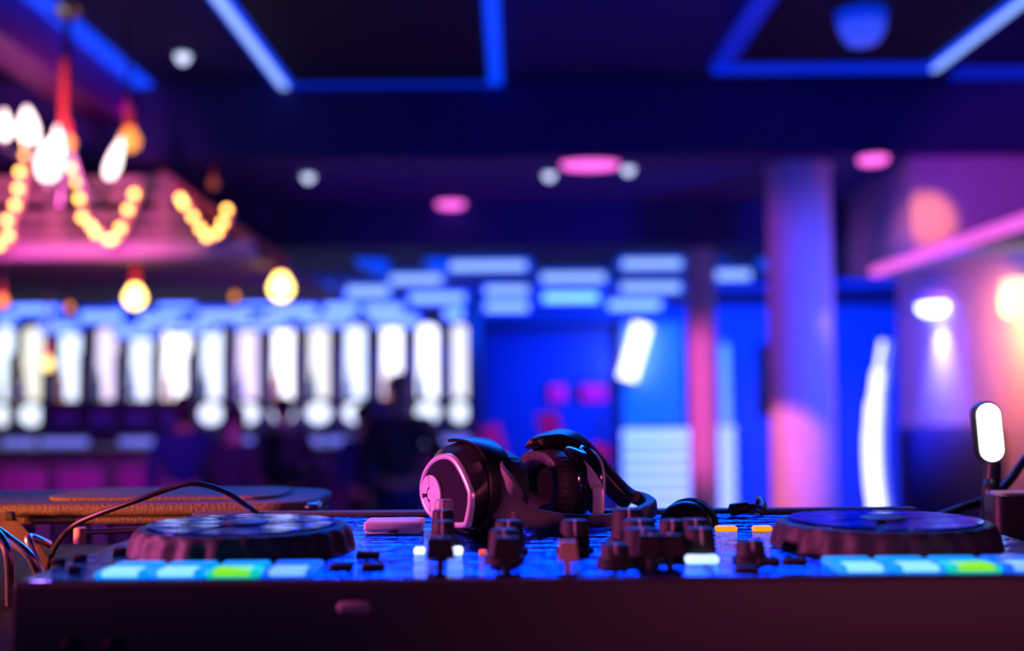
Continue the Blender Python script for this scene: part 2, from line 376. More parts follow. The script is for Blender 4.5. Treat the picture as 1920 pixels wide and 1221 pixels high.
for row in sorted(bars_by_row):
    items = sorted(bars_by_row[row])
    for i, (px, py, wpx, Y) in enumerate(items):
        c = P(px, py, Y); hw = S(wpx/2, Y); hh = S(14, Y)*(1.0 if px > 760 else 1.15); dp = 0.10
        t = thing('light_bar', 'blue hanging light bar, %s from left in the %s row over the bar' % (ORD[i], ORD[ri]), 'ceiling light', c, 'light bars hanging over the bar')
        obj('housing', box(BM(), (c.x-hw, c.y, c.z-hh), (c.x+hw, c.y+dp, c.z+hh), hh*0.5, 2), M_block, t)
        obj('diffuser', box(BM(), (c.x-hw*0.86, c.y-0.015, c.z-hh*0.62), (c.x+hw*0.86, c.y+0.01, c.z+hh*0.5), 0.01, 1), M_blockc, t)
        for s in (-0.7, 0.7):
            obj('hanger', rod(BM(), (c.x+s*hw, c.y+dp*0.6, c.z+hh-0.01), (c.x+s*hw, c.y+dp*0.6, 2.63), 0.006, 6), M_dark, t)
    ri += 1
for i, (px, py, dx, dy, Y) in enumerate([(700,492,-14,-10,9.0),(818,490,-6,-8,9.0),(1356,472,0,-6,9.2),(1438,488,0,-4,9.2)]):
    a = P(px, py, Y); d = Vector((dx*0.006, -0.05, -dy*0.004))
    t = thing('spot_can', ['slanted blue glowing spot can, leftmost over the bar', 'blue glowing spot can beside the longest light bar', 'round blue spot can right of the slim pillar', 'small round blue spot can touching the thick pillar'][i], 'ceiling light', a)
    obj('can', rod(BM(), a+d*1.2, a-d, S(17, Y), 20), M_block, t)
    obj('bracket', rod(BM(), a, (a.x, a.y, 2.63), 0.012, 8), M_dark, t)

# ------------------------------------------------------------------ back bar with lit niches and bottles
YB = 12.3
bb = thing('back_bar', 'long dark shelving wall of white lit niches behind the bar', 'shelving', (-2.8, 12.2, 1.212))
obj('back_panel', box(BM(), (-5.35, YB, 1.212), (-0.47, YB+0.04, 2.05), 0.004), mat('shelf_back', (0.16, 0.10, 0.30), 0.6), bb)
nx = [10, 62, 131, 200, 264, 331, 397, 464, 531, 598, 666, 735, 802, 862]
nb = [1.0, 1.0, 1.0, 1.0, 1.0, 1.5, .9, 1.1, 1.3, 1.1, 1.2, 1.3, 1.6, 1.0]
zt, zm, zl = P(400, 612, YB).z, P(400, 735, YB).z, P(400, 792, YB).z
zu = P(400, 752, YB).z
for i, px in enumerate(nx):
    x = P(px, 680, YB).x; hw = S(18 if i != 5 else 24, YB)
    if i in (0, 13): hw *= 0.75
    ptop = []
    for k in range(9):
        a = PI*k/8; ptop.append((x+hw*math.cos(a), zt-hw*0.6+hw*0.6*math.sin(a)))
    pts = [(x+hw, zu)] + ptop + [(x-hw, zu)]
    bm = BM(); prism(bm, pts, -0.02, 0.0, T(0, YB-0.005, 0) @ Matrix.Rotation(PI/2, 4, 'X'))
    obj('niche_light', bm, M_white_light if nb[i] > 1.25 else (M_niche, M_niche2, M_niche, M_niche3)[i % 4], bb, smooth=False)
    if i in (0, 1, 6, 7, 9, 10, 12, 13, 8):
        hz = (zl-zu)/2
        bm = BM(); lathe(bm, [(1, 0), (1, 0.02)], 20, T(x, YB-0.0, (zu+zl)/2-0.02) @ Matrix.Rotation(PI/2, 4, 'X') @ Matrix.Diagonal((hw*1.2, abs(hz)*0.95, 1, 1)))
        obj('lower_niche_light', bm, M_niche, bb)
for i in range(len(nx)-1):
    x = P((nx[i]+nx[i+1])/2, 680, YB).x
    obj('shelf_post', box(BM(), (x-0.03, YB-0.22, 1.212), (x+0.03, YB+0.01, 2.02), 0.005), M_frame, bb)
zs = P(400, 748, YB-0.1).z
obj('shelf_board', box(BM(), (-5.35, YB-0.24, zs-0.03), (-0.47, YB, zs), 0.004), M_frame, bb)
zs2 = P(400, 797, YB-0.1).z
obj('shelf_board', box(BM(), (-5.35, YB-0.24, zs2-0.03), (-0.47, YB, zs2), 0.004), M_frame, bb)
glass = {'green': mat('green_glass', (0.10, 0.35, 0.06), 0.12, trans=0.85), 'amber': mat('amber_glass', (0.75, 0.28, 0.04), 0.15, trans=0.85),
         'red': mat('red_glass', (0.65, 0.06, 0.06), 0.15, trans=0.85), 'clear': mat('clear_glass', (0.75, 0.82, 0.85), 0.1, trans=0.85), 'yellow': mat('yellow_glass', (0.8, 0.65, 0.15), 0.15, trans=0.85)}
kinds = list(glass)
proto = {}
def bottle(kind, loc, label):
    if kind not in proto:
        t = thing('bottle', label, 'bottle', loc, 'bottles on the back bar')
        obj('glass_body', lathe(BM(), [(0.034, 0), (0.038, 0.01), (0.038, 0.16), (0.032, 0.19), (0.015, 0.225), (0.013, 0.28)], 14), glass[kind], t, world=False)
        obj('cap', lathe(BM(), [(0.015, 0.275), (0.015, 0.305), (0.012, 0.31)], 12), M_dark, t, world=False)
        obj('paper_label', lathe(BM(), [(0.0386, 0.05), (0.0388, 0.052), (0.0388, 0.125), (0.0386, 0.127)], 14, cap=False), M_col, t, world=False)
        proto[kind] = t; return t
    return dup(proto[kind], loc, label)
for i in range(len(nx)-1):
    x = P(nx[i], 680, YB).x
    for k, dx in enumerate((-0.035, 0.17)):
        kind = kinds[(i*3+k*2+(i//3)) % 5]
        if k == 1 and i in (3, 8, 9, 10): kind = 'red' if i == 3 else 'amber'
        bottle(kind, (x+dx, YB-0.13, zs), '%s bottle %s the %s white lit niche from the left' % (kind, 'in front of' if k == 0 else 'just right of', ORD[i]))
# underlit counter behind the bar
cb = thing('fridge_counter', 'low back counter with pale blue lit glass fronts under the bottle shelves', 'counter', (-2.8, 11.8, 0))
obj('counter_top', box(BM(), (-5.3, 11.7, 1.17), (-0.5, 12.28, 1.21), 0.006), M_frame, cb)
obj('carcass', box(BM(), (-5.3, 11.75, 0.0), (-0.5, 12.28, 1.17), 0.005), M_frame, cb)
gl = mat('lit_fridge_glass', (0.4, 0.5, 0.9), 0.2, emit=(0.22, 0.30, 0.95), es=0.62)
for a, b in ((5, 65), (75, 165), (225, 320), (430, 520), (545, 605), (612, 672), (770, 820), (826, 880)):
    pa, pb = P(a, 800, 11.74), P(b, 836, 11.74)
    obj('glass_door', box(BM(), (pa.x, 11.73, pb.z), (pb.x, 11.755, min(pa.z, 1.165)), 0.006), gl, cb)
# bar counter
YC = 10.2
zc = P(400, 838, YC).z
bc = thing('bar_counter', 'long dark bar counter under violet light on the left', 'bar counter', (-2.7, YC, 0))
obj('counter_top', box(BM(), (-5.2, YC-0.12, zc-0.05), (-0.55, YC+0.5, zc), 0.012), M_frame, bc)
obj('foot_rail', rod(BM(), (-5.2, YC-0.08, 0.2), (-0.55, YC-0.08, 0.2), 0.02), M_metal, bc)
for k in range(9):
    xa = -5.15+k*0.51
    obj('front_panel', box(BM(), (xa, YC, 0.02), (xa+0.495, YC+0.42, zc-0.05), 0.01), M_bar, bc)
# bar stools
def stool():
    t = thing('bar_stool', '', 'stool', (0, 0, 0), 'stools along the bar counter')
    obj('seat', box(BM(), (-0.19, -0.19, 0.60), (0.19, 0.19, 0.67), 0.03, 3), M_stool, t, world=False)
    obj('backrest', box(BM(), (-0.19, -0.21, 0.70), (0.19, -0.16, 1.02), 0.024, 3), M_stool, t, world=False)
    for sx in (-1, 1):
        for sy in (-1, 1):
            obj('leg', rod(BM(), (sx*0.20, sy*0.20, 0), (sx*0.15, sy*0.15, 0.61), 0.014, 8), M_metal, t, world=False)
        obj('back_post', rod(BM(), (sx*0.13, -0.18, 0.62), (sx*0.13, -0.185, 0.75), 0.012, 8), M_metal, t, world=False)
    bm = BM(); 
    for k in range(4):
        a, b = [(-.185, -.185), (.185, -.185), (.185, .185), (-.185, .185)][k], [(.185, -.185), (.185, .185), (-.185, .185), (-.185, -.185)][k]
        rod(bm, (*a, 0.2), (*b, 0.2), 0.01, 6)
    obj('foot_ring', bm, M_metal, t, world=False)
    return t
st = stool()
for i, px in enumerate((60, 170, 285, 400, 505, 610)):
    x = P(px, 880, 9.5).x
    lab = 'magenta vinyl bar stool, %s from the left along the dark bar counter' % ORD[i]
    if i == 0: st.location = (x, 9.5, 0); st['label'] = lab
    else: dup(st, (x, 9.5, 0), lab, rz=random.uniform(-0.3, 0.3))

# ------------------------------------------------------------------ people by the bar
def skin_mesh(name, verts, edges, radii, m, parent, sub=2):
    me = bpy.data.meshes.new(name); me.from_pydata([Vector(v) for v in verts], edges, []); me.materials.append(m)
    o = bpy.data.objects.new(name, me); link(o, parent, world=False)
    md = o.modifiers.new('skin', 'SKIN'); md.use_smooth_shade = True
    for i, r in enumerate(radii):
        rr = r if isinstance(r, tuple) else (r, r)
        me.skin_vertices[0].data[i].radius = rr; me.skin_vertices[0].data[i].use_root = (i == 0)
    s = o.modifiers.new('sub', 'SUBSURF'); s.levels = 1; s.render_levels = sub
    return o
def person(loc, rz, H, label, arms, jacket, trousers, hair_long=False, head_turn=0.0):
    t = thing('person', label, 'person', loc); t.rotation_euler = (0, 0, rz); k = H/1.75
    def J(x, y, z): return (x*k, y*k, z*k)
    V, E, R = [], [], []
    def add(p, r, par=None):
        V.append(J(*p)); R.append(tuple(q*k for q in r) if isinstance(r, tuple) else r*k)
        if par is not None: E.append((par, len(V)-1))
        return len(V)-1
    pel = add((0, 0, 0.95), (0.15, 0.10)); waist = add((0, 0, 1.10), (0.135, 0.095), pel); chest = add((0, 0, 1.30), (0.165, 0.11), waist)
    col = add((0, 0, 1.44), (0.10, 0.075), chest); neck = add((0, -0.005, 1.51), 0.052, col)
    h1 = add((0, -0.015, 1.585), (0.066, 0.075), neck); h2 = add((0, -0.01, 1.655), (0.074, 0.092), h1); h3 = add((0, -0.01, 1.72), (0.055, 0.065), h2)
    nose = add((0, -0.115, 1.63), 0.012, h2)
    for s in (-1, 1):
        add((s*0.082, 0.0, 1.635), 0.014, h2)
        hip = add((s*0.09, 0, 0.90), 0.095, pel); kn = add((s*0.10, -0.02, 0.49), 0.06, hip); an = add((s*0.10, 0.02, 0.09), 0.042, kn); add((s*0.11, -0.14, 0.035), 0.036, an)
        sh, el, wr = [(s*q[0], q[1], q[2]) for q in arms[0 if s < 0 else 1]]
        a = add(sh, 0.055, chest); b = add(el, 0.043, a); c = add(wr, 0.030, b)
        d = (Vector(wr)-Vector(el)).normalized(); side = d.cross(Vector((0, 0, 1)));
        side = side.normalized() if side.length > .1 else Vector((0, -1, 0)); side *= s
        if abs(d.z) > 0.7: side = Vector((0, -1, 0))
        palm = add(tuple(Vector(wr)+d*0.07), (0.022, 0.034), c)
        cur = d.cross(side).normalized()*0.018
        for f in range(4):
            o1 = side*(0.026-0.0175*f); L = (0.038, 0.045, 0.042, 0.032)[f]
            p1 = Vector(wr)+d*0.098+o1; q1 = add(tuple(p1), 0.0095, palm); q2 = add(tuple(p1+d*L+cur), 0.0085, q1); add(tuple(p1+d*L*1.7+cur*2.2), 0.007, q2)
        p1 = Vector(wr)+d*0.045+side*0.036; q1 = add(tuple(p1), 0.011, palm); add(tuple(p1+d*0.04+side*0.018), 0.009, q1)
    skin_mesh('body', V, E, R, M_skin, t)
    jv = [V[pel], V[waist], V[chest], V[col]]; je = [(0, 1), (1, 2), (2, 3)]; jr = [(0.165*k, 0.115*k), (0.15*k, 0.11*k), (0.185*k, 0.135*k), (0.105*k, 0.092*k)]
    for s in (0, 1):
        sgn = -1 if s == 0 else 1
        q = [Vector(J(sgn*u[0], u[1], u[2])) for u in arms[s]]; n0 = len(jv)
        jv += [q[0], q[1], q[1].lerp(q[2], 0.9)]; je += [(2, n0), (n0, n0+1), (n0+1, n0+2)]; jr += [0.068*k, 0.054*k, 0.042*k]
    skin_mesh('jacket', jv, je, jr, jacket, t)
    tv = [J(0, 0, 0.96)]; te = []; tr = [(0.155*k, 0.108*k)]
    for s in (-1, 1):
        n0 = len(tv); tv += [J(s*0.09, 0, 0.88), J(s*0.10, -0.02, 0.49), J(s*0.10, 0.02, 0.13)]; te += [(0, n0), (n0, n0+1), (n0+1, n0+2)]; tr += [0.104*k, 0.072*k, 0.06*k]
    skin_mesh('trousers', tv, te, tr, trousers, t)
    bm = BM(); bmesh.ops.create_uvsphere(bm, u_segments=20, v_segments=14, radius=1)
    for v in bm.verts:
        low = -0.35 if v.co.y < -0.2 else (-1.5 if hair_long and v.co.y > 0.1 else -0.75)
        z = v.co.z
        if z < 0: z = z*0.9
        y = v.co.y
        if y < -0.3 and v.co.z < 0.25: y = -0.3
        if hair_long and y > 0 and z < 0: z *= 2.4
        v.co = Vector(J(v.co.x*0.088, y*0.102-0.002, 1.665+z*0.092))
    obj('hair', bm, M_hair, t, world=False, angle=180)
    for s in (-1, 1):
        bm = BM(); bmesh.ops.create_uvsphere(bm, u_segments=8, v_segments=6, radius=0.012*k, matrix=T(*J(s*0.031, -0.092, 1.645)))
        obj('eye', bm, M_col, t, world=False)
        bm = box(BM(), J(s*0.11-0.045, -0.19, 0.0), J(s*0.11+0.045, 0.07, 0.075), 0.02*k, 2)
        obj('shoe', bm, M_dark, t, world=False)
    obj('mouth', box(BM(), J(-0.024, -0.096, 1.575), J(0.024, -0.080, 1.583), 0.002), mat('lips', (0.4, 0.1, 0.1), 0.5), t, world=False)
    return t
arm_bar = [(0.19, 0, 1.39), (0.25, -0.06, 1.12), (0.17, -0.30, 1.10)]
arm_down = [(0.19, 0, 1.39), (0.25, 0.04, 1.12), (0.25, -0.06, 0.88)]
arm_up = [(0.19, 0, 1.39), (0.28, -0.10, 1.16), (0.14, -0.25, 1.36)]
def stand(px, Y): return (P(px, 800, Y).x, Y, 0)
person(stand(748, 8.3), 0.5, 1.74, 'tall dark figure in a jacket standing before the last lit niches', (arm_down, arm_up), M_cloth, M_cloth2)
person(stand(682, 8.9), 2.6, 1.52, 'shorter dark figure in navy standing at the shoulder of the tall one', (arm_bar, arm_down), M_cloth2, M_cloth)
person(stand(530, 8.75), PI, 1.58, 'dark figure leaning at the middle of the bar, seen from behind', (arm_bar, arm_bar), M_cloth, M_cloth)
person(stand(345, 8.75), PI+0.3, 1.60, 'dark figure at the left part of the bar with long hair', (arm_bar, arm_down), M_cloth2, M_cloth, hair_long=True)
person(stand(440, 8.0), PI-0.5, 1.53, 'dark figure standing beside the long haired one at the bar', (arm_down, arm_bar), M_cloth, M_cloth2)

# ------------------------------------------------------------------ middle and right background
def tubelight(name, a, b, r, m, label, clips=True, wallY=None):
    t = thing(name, label, 'light', a)
    obj('tube', rod(BM(), a, b, r, 16), m, t)
    a, b = Vector(a), Vector(b); d = (b-a).normalized()
    for p in (a, b):
        obj('end_cap', rod(BM(), p-d*0.03, p+d*0.03, r*1.15, 16), M_metal, t)
        if wallY: obj('clip', rod(BM(), p, (p.x, wallY, p.z), 0.015, 8), M_metal, t)
    return t
lp = thing('backlit_board', 'tall pale blue backlit wall panel between the blue door and the slim pillar', 'panel', P(1228, 700, 14.1))
a, b = P(1166, 603, 14.1), P(1284, 806, 14.1)
obj('panel_face', box(BM(), (a.x, 14.15, b.z), (b.x, 14.2, a.z), 0.01), mat('azure_panel', (0.2, 0.4, 0.9), 0.5, emit=(0.0, 0.15, 1.0), es=0.72), lp)
obj('panel_frame', box(BM(), (a.x-0.03, 14.2, b.z-0.03), (b.x+0.03, 14.29, a.z+0.03), 0.01), M_frame, lp)
tubelight('tube_light', P(1206, 605, 14.0), P(1174, 716, 14.0), S(17, 14), mat('white_tube', (1, 1, 1), 0.3, emit=(0.95, 0.98, 1), es=2.5), 'slanting white light tube on the pale blue panel', wallY=14.149)
# lit slatted cabinet
a, b = P(1168, 806, 12.6), P(1298, 960, 12.6)
ls = thing('slatted_cabinet', 'low white backlit cabinet with horizontal slats beside the slim pillar', 'cabinet', ((a.x+b.x)/2, 12.7, 0))
obj('cabinet_body', box(BM(), (a.x-0.02, 12.66, 0), (b.x+0.02, 13.1, a.z+0.02), 0.01), M_frame, ls)
obj('backlight', box(BM(), (a.x, 12.63, 0.06), (b.x, 12.66, a.z), 0.004), mat('cabinet_backlight', (0.8, 0.9, 1), 0.4, emit=(0.42, 0.62, 1.0), es=1.05), ls)
for k in range(6):
    z = a.z - S(27+k*23, 12.6)
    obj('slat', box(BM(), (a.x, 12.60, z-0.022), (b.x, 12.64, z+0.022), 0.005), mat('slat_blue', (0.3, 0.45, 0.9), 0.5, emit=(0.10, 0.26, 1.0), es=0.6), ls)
# small red wall lamps by the door
for px, wpx, lab in ((1046, 30, 'small round magenta wall light, left of the pair on the blue door wall'), (1114, 46, 'wide magenta wall light, right of the pair on the blue door wall')):
    c = P(px, 737, 14.15); r = S(14, 14.15); hw = S(wpx/2, 14.15)
    t = thing('wall_light', lab, 'light', c)
    obj('lamp_housing', box(BM(), (c.x-hw*1.5, 14.14, c.z-r*1.2), (c.x+hw*1.1, 14.2, c.z+r*1.2), 0.01), M_dark, t)
    obj('lens', box(BM(), (c.x-hw, 14.10, c.z-r), (c.x+hw, 14.15, c.z+r), 0.03, 3), mat('magenta_lens', (0.6, 0.05, 0.4), 0.4, emit=(0.42, 0.0, 0.45), es=0.95), t)
# slanting magenta chairs (high backs) in front of the door
def chair(px, py, tilt, label, Y=9.2):
    c = P(px, py, Y); t = thing('high_back_chair', label, 'chair', (c.x, Y, 0), 'magenta high chairs by the blue door')
    R = Matrix.Rotation(tilt, 3, 'Y')
    obj('backrest', box(BM(), (c.x-0.09, Y-0.02, c.z-0.34), (c.x+0.09, Y+0.03, c.z), 0.022, 3, rot=R, piv=(c.x, Y, c.z-0.34)), M_stool, t)
    obj('seat', box(BM(), (c.x-0.12, Y-0.34, 0.66), (c.x+0.12, Y+0.03, 0.74), 0.03, 3), M_stool, t)
    for sx in (-0.10, 0.10):
        for sy in (-0.30, 0.0):
            obj('leg', rod(BM(), (c.x+sx*1.15, Y+sy*1.1, 0), (c.x+sx, Y+sy, 0.67), 0.016, 8), M_metal, t)
    obj('back_post', rod(BM(), (c.x, Y+0.0, 0.72), (c.x, Y+0.005, c.z-0.28), 0.018, 8), M_metal, t)
chair(935, 795, -0.25, 'magenta high chair with a narrow back, nearest the dark wall end', 9.3)
chair(1046, 770, -0.30, 'magenta high chair with the tallest leaning back in front of the blue door', 9.6)
chair(1112, 830, 0.20, 'magenta high chair with a low back right of the tallest one', 9.0)
# light tubes right of the slim pillar
tubelight('tube_light', P(1358, 645, 13.0), P(1362, 800, 13.0), S(9, 13), mat('soft_tube', (0.5, 0.7, 1), 0.3, emit=(0.14, 0.36, 1.0), es=0.85), 'thin pale blue vertical tube right of the slim pillar', wallY=14.31)
bl = thing('bubble_column', 'knobbly pale column light standing right of the slim pillar', 'light', (P(1364, 900, 12.8).x, 12.8, 0))
prof = []
z0, z1 = P(1364, 985, 12.8).z, P(1364, 806, 12.8).z
zz = 0.06
while zz < z1:
    prof += [(S(12, 12.8), zz), (S(16, 12.8), zz+0.05), (S(16, 12.8), zz+0.10)]; zz += 0.15
obj('diffuser', lathe(BM(), prof, 20, T(P(1364, 900, 12.8).x, 12.8, 0)), mat('bubble_white', (0.7, 0.8, 1), 0.3, emit=(0.36, 0.55, 1.0), es=1.05), bl)
obj('lamp_base', lathe(BM(), [(0.16, 0), (0.16, 0.05), (0.10, 0.07)], 20, T(P(1364, 900, 12.8).x, 12.8, 0)), M_dark, bl)
# dark wall grille
c = P(1433, 720, 14.28); t = thing('wall_grille', 'tall narrow dark wall grille seen just left of the thick pillar', 'grille', c)
obj('grille_frame', box(BM(), (c.x-S(13, 14), 14.24, P(0, 790, 14.2).z), (c.x+S(13, 14), 14.3, P(0, 655, 14.2).z), 0.01), M_dark, t)
for k in range(8):
    z = P(0, 780, 14.2).z + k*0.10
    obj('louvre', box(BM(), (c.x-S(11, 14), 14.22, z), (c.x+S(11, 14), 14.245, z+0.05), 0.004), M_dark, t)
# arched white tube
t = thing('arc_light', 'tall curved white light strip right of the thick pillar', 'light', (P(1645, 960, 9.0).x, 9.0, 0))
pts = [P(1655, 640, 9.0), P(1645, 700, 9.0), P(1637, 770, 9.0), P(1634, 840, 9.0), P(1638, 910, 9.0), P(1644, 960, 9.0), (P(1650, 960, 9).x, 9.0, 0.05)]
obj('tube', tube(BM(), pts, [0.018, 0.035, 0.05, 0.055, 0.055, 0.055, 0.055], 14), mat('arc_white', (1, 1, 1), 0.3, emit=(0.95, 1.0, 0.98), es=1.8), t)
obj('back_fin', tube(BM(), [Vector(p)+Vector((0.07, 0.03, 0)) for p in pts], [0.015, 0.03, 0.045, 0.045, 0.045, 0.045, 0.045], 10), mat('arc_fin', (0.6, 0.65, 0.9), 0.4, emit=(0.22, 0.3, 1.0), es=0.7), t)
obj('lamp_base', lathe(BM(), [(0.16, 0), (0.16, 0.05), (0.08, 0.08)], 20, T(P(1650, 960, 9).x, 9.0, 0)), M_dark, t)
# alcove downlight
c = P(1752, 574, 7.15)
t = thing('wall_washer', 'bright blue-white wall washer lamp in the violet alcove', 'light', c)
obj('lamp_housing', box(BM(), (c.x-0.10, c.y-0.17, c.z+0.01), (2.622, c.y+0.17, c.z+0.07), 0.01), M_col, t)
M4 = T(c.x, c.y+0.02, c.z) @ Matrix.Diagonal((0.08, 0.15, 1, 1))
obj('lens', lathe(BM(), [(1, 0.01), (1, -0.02), (0.6, -0.05)], 20, M4), mat('washer_lens', (0.9, 0.9, 1), 0.3, emit=(0.75, 0.85, 1.0), es=5.0), t)
spot('wall_washer_beam', (c.x-0.05, c.y, c.z-0.07), (c.x+0.06, c.y, 0.9), (0.16, 0.13, 1.0), 110, 105, 0.9, 0.05)
# warm lamp at the right edge
c = P(1908, 560, 5.85)
t = thing('wall_lamp', 'glowing orange wall lamp at the right edge of the picture', 'light', c)
obj('back_plate', box(BM(), (c.x+0.08, c.y-0.08, c.z-0.12), (2.622, c.y+0.08, c.z+0.12), 0.01), M_metal, t)
obj('lamp_shade', lathe(BM(), [(0.03, -0.10), (0.07, -0.08), (0.085, 0.0), (0.07, 0.09), (0.03, 0.10)], 20, T(*c)), mat('orange_shade', (1, 0.6, 0.2), 0.4, emit=(1.0, 0.72, 0.40), es=2.2), t)
spot('wall_lamp_glow', (c.x-0.22, c.y-0.02, c.z-0.02), (2.62, c.y+0.40, c.z-0.28), (1.0, 0.20, 0.02), 70, 120, 0.9, 0.05)
# dark sofa booth in the alcove
a = P(1706, 800, 6.2)
sf = thing('booth_sofa', 'dark navy high backed booth seat in the right alcove', 'sofa', (2.3, 6.0, 0))
obj('backrest', box(BM(), (a.x, 6.2, 0.5), (2.6, 6.45, a.z), 0.05, 3), M_cloth2, sf)
obj('seat', box(BM(), (a.x, 5.6, 0.0), (2.6, 6.2, 0.5), 0.04, 3), M_cloth2, sf)
person((2.33, 4.75, 0), 0.6, 1.50, 'dark seated-height figure in front of the navy booth seat', (arm_down, arm_down), M_cloth, M_cloth2)

# ------------------------------------------------------------------ gallery on the left with its string lights
YG = 6.0
g = thing('gallery_railing', 'pink lit wooden gallery railing with horizontal planks, upper left', 'railing', (-3, YG, 2.3))
zl0, zl1 = P(200, 487, YG).z, P(200, 452, YG).z
xr = P(478, 460, YG).x
obj('floor_edge', box(BM(), (-5.3, YG-0.03, zl0), (xr, YG+0.10, zl1), 0.02, 3), M_ledge, g)
obj('floor_slab', box(BM(), (-5.35, YG+0.06, zl0+0.01), (xr-0.02, 9.2, zl1-0.01), 0.01), mat('gallery_floor', (0.20, 0.10, 0.16), 0.7), g)
xp = P(325, 400, YG).x
for k, py in enumerate((340, 367, 405, 434)):
    z = P(200, py, YG).z
    obj('plank', box(BM(), (-5.3, YG+0.01, z-S(10, YG)), (xp+k*0.05, YG+0.05, z+S(10, YG)), 0.006), M_wood, g)
for px in (-260, -80, 95, 300):
    x = P(px, 400, YG).x
    obj('post', box(BM(), (x-0.04, YG+0.04, zl1-0.01), (x+0.04, YG+0.10, P(100, 325, YG).z), 0.008), M_wood, g)
obj('brace', rod(BM(), P(300, 330, YG+0.06), P(540, 500, YG+0.06), 0.035, 12), mat('red_brace', (0.8, 0.2, 0.15), 0.5), g)
# swagged string light
swag = [(-20,470),(18,455),(22,415),(40,372),(46,325),(52,285),(55,250)], [(126,258),(138,318),(150,357),(160,410),(180,432),(205,452),(225,443),(247,395),(262,352)], [(335,370),(350,385),(372,420),(392,446),(418,430),(432,395)]
names = ['string of warm round bulbs rising left of the white candle bulbs', 'string of warm round bulbs hanging in a V on the gallery railing', 'short string of warm round bulbs at the right end of the gallery railing']
for i, s in enumerate(swag):
    pts = [P(x, y, YG-0.12) for x, y in s]
    t = thing('string_light', names[i], 'string light', pts[0])
    obj('ribbon', tube(BM(), pts, 0.022, 8), M_ribbon, t)
    obj('hook', rod(BM(), pts[0], (pts[0].x, YG+0.03, pts[0].z), 0.008, 8), M_metal, t)
    pp = catmull(pts, 3)
    for k, q in enumerate(pp[1::2] if i else pp[::2]):
        bm = BM(); bmesh.ops.create_icosphere(bm, subdivisions=2, radius=0.017, matrix=T(q.x+random.uniform(-.01, .01), q.y-0.04, q.z))
        obj('bulb', bm, M_fairy, t)
# candle bulb chandelier
ch = P(120, 250, 5.2)
t = thing('chandelier', 'chandelier of white candle bulbs with an orange stem, upper left', 'chandelier', (ch.x, ch.y, 3.35))
zst = P(120, 112, 5.2).z
obj('stem', rod(BM(), (ch.x, ch.y, ch.z), (ch.x, ch.y, zst), S(9, 5.2), 14), M_cord, t)
obj('chain', rod(BM(), (ch.x, ch.y, zst-0.01), (ch.x, ch.y, 3.34), 0.008, 8), M_dark, t)
obj('ceiling_cup', lathe(BM(), [(0.08, 0), (0.08, -0.02), (0.03, -0.06)], 20, T(ch.x, ch.y, 3.35)), M_metal, t)
cand = [(90,338,262,22,0),(55,268,200,19,0.05),(203,335,258,13,-0.25),(8,262,205,12,0.0),(108,300,235,12,0.0)]
for (px, yb, yt, hwp, lean) in cand:
    b = P(px, yb, 5.2); tp = P(px, yt, 5.2); tp.x -= lean*0.25
    L = (tp-b).length; w_ = S(hwp, 5.2)
    m = obj('candle_bulb', lathe(BM(), [(w_*0.4, 0), (w_*0.85, L*0.12), (w_, L*0.35), (w_*0.75, L*0.65), (w_*0.3, L*0.92), (w_*0.05, L)], 18, axisM(b, tp-b)), M_candle, t)
    obj('arm', tube(BM(), [(ch.x, ch.y, ch.z+0.02), ((ch.x+b.x)/2, ch.y+0.05, b.z-0.10), (b.x, b.y, b.z-0.03), (b.x, b.y, b.z+0.005)], 0.012, 8), M_metal, t)
M_cordd = mat('rust_cord', (0.30, 0.06, 0.03), 0.6)
def pendant(px, py, r, m, label, top, Y=5.6, cordm=None, lean=0.0):
    c = P(px, py, Y); t = thing('pendant_bulb', label, 'light', c)
    obj('bulb', lathe(BM(), [(r*0.3, -r), (r*0.8, -r*0.6), (r, 0), (r*0.75, r*0.65), (r*0.4, r*1.1), (r*0.38, r*1.4)], 18, T(*c)), m, t)
    obj('socket', rod(BM(), (c.x, c.y, c.z+r*1.2), (c.x+lean*0.3, c.y, c.z+r*3.2), r*0.55, 12, r*0.3), M_cord, t)
    obj('cord', rod(BM(), (c.x, c.y, c.z+r*2.2), (c.x+lean, c.y, top), 0.008 if cordm is None else cordm, 8), M_dark if cordm is None else M_cordd, t)
pendant(253, 558, 0.055, M_warm, 'warm round pendant bulb on an orange cord, left of the two large ones', zl0+0.01, YG+0.2, 0.016, 0.02)
pendant(527, 540, 0.066, M_warm, 'warm round pendant bulb on an orange cord, right of the two large ones', 2.93, 6.45, None, 0.0)
pendant(130, 577, 0.022, M_amber, 'tiny orange pendant bulb left of the large left one', zl0+0.02, 7.4)
pendant(440, 557, 0.024, M_amber, 'tiny orange pendant bulb between the two large ones', zl0+0.02, 7.4)
pendant(4, 566, 0.030, M_amber, 'orange pendant bulb cut by the left edge of the picture', zl0+0.02, 6.2)
pendant(89, 683, 0.036, mat('yellow_bulb', (1, 0.85, 0.2), 0.3, emit=(1.0, 0.80, 0.12), es=2.4), 'low yellow pendant bulb in front of the second lit niche', zl0+0.02, 6.8)
pendant(243, 264, 0.050, M_amber, 'egg shaped amber bulb hanging above the gallery railing', 3.34, 5.4, None, -0.02)
pendant(128, 268, 0.030, M_amber, 'small amber bulb hanging beside the chandelier stem', 3.34, 5.0)
pendant(240, 208, 0.030, mat('magenta_bulb', (0.9, 0.1, 0.7), 0.3, emit=(0.75, 0.0, 0.5), es=0.8), 'small magenta bulb at the end of the violet fascia', 3.34, 6.3)
pendant(400, 345, 0.030, mat('dull_orange', (0.8, 0.2, 0.1), 0.4, emit=(0.35, 0.08, 0.02), es=0.6), 'dull orange bulb above the right end of the railing', 2.93, 6.7)

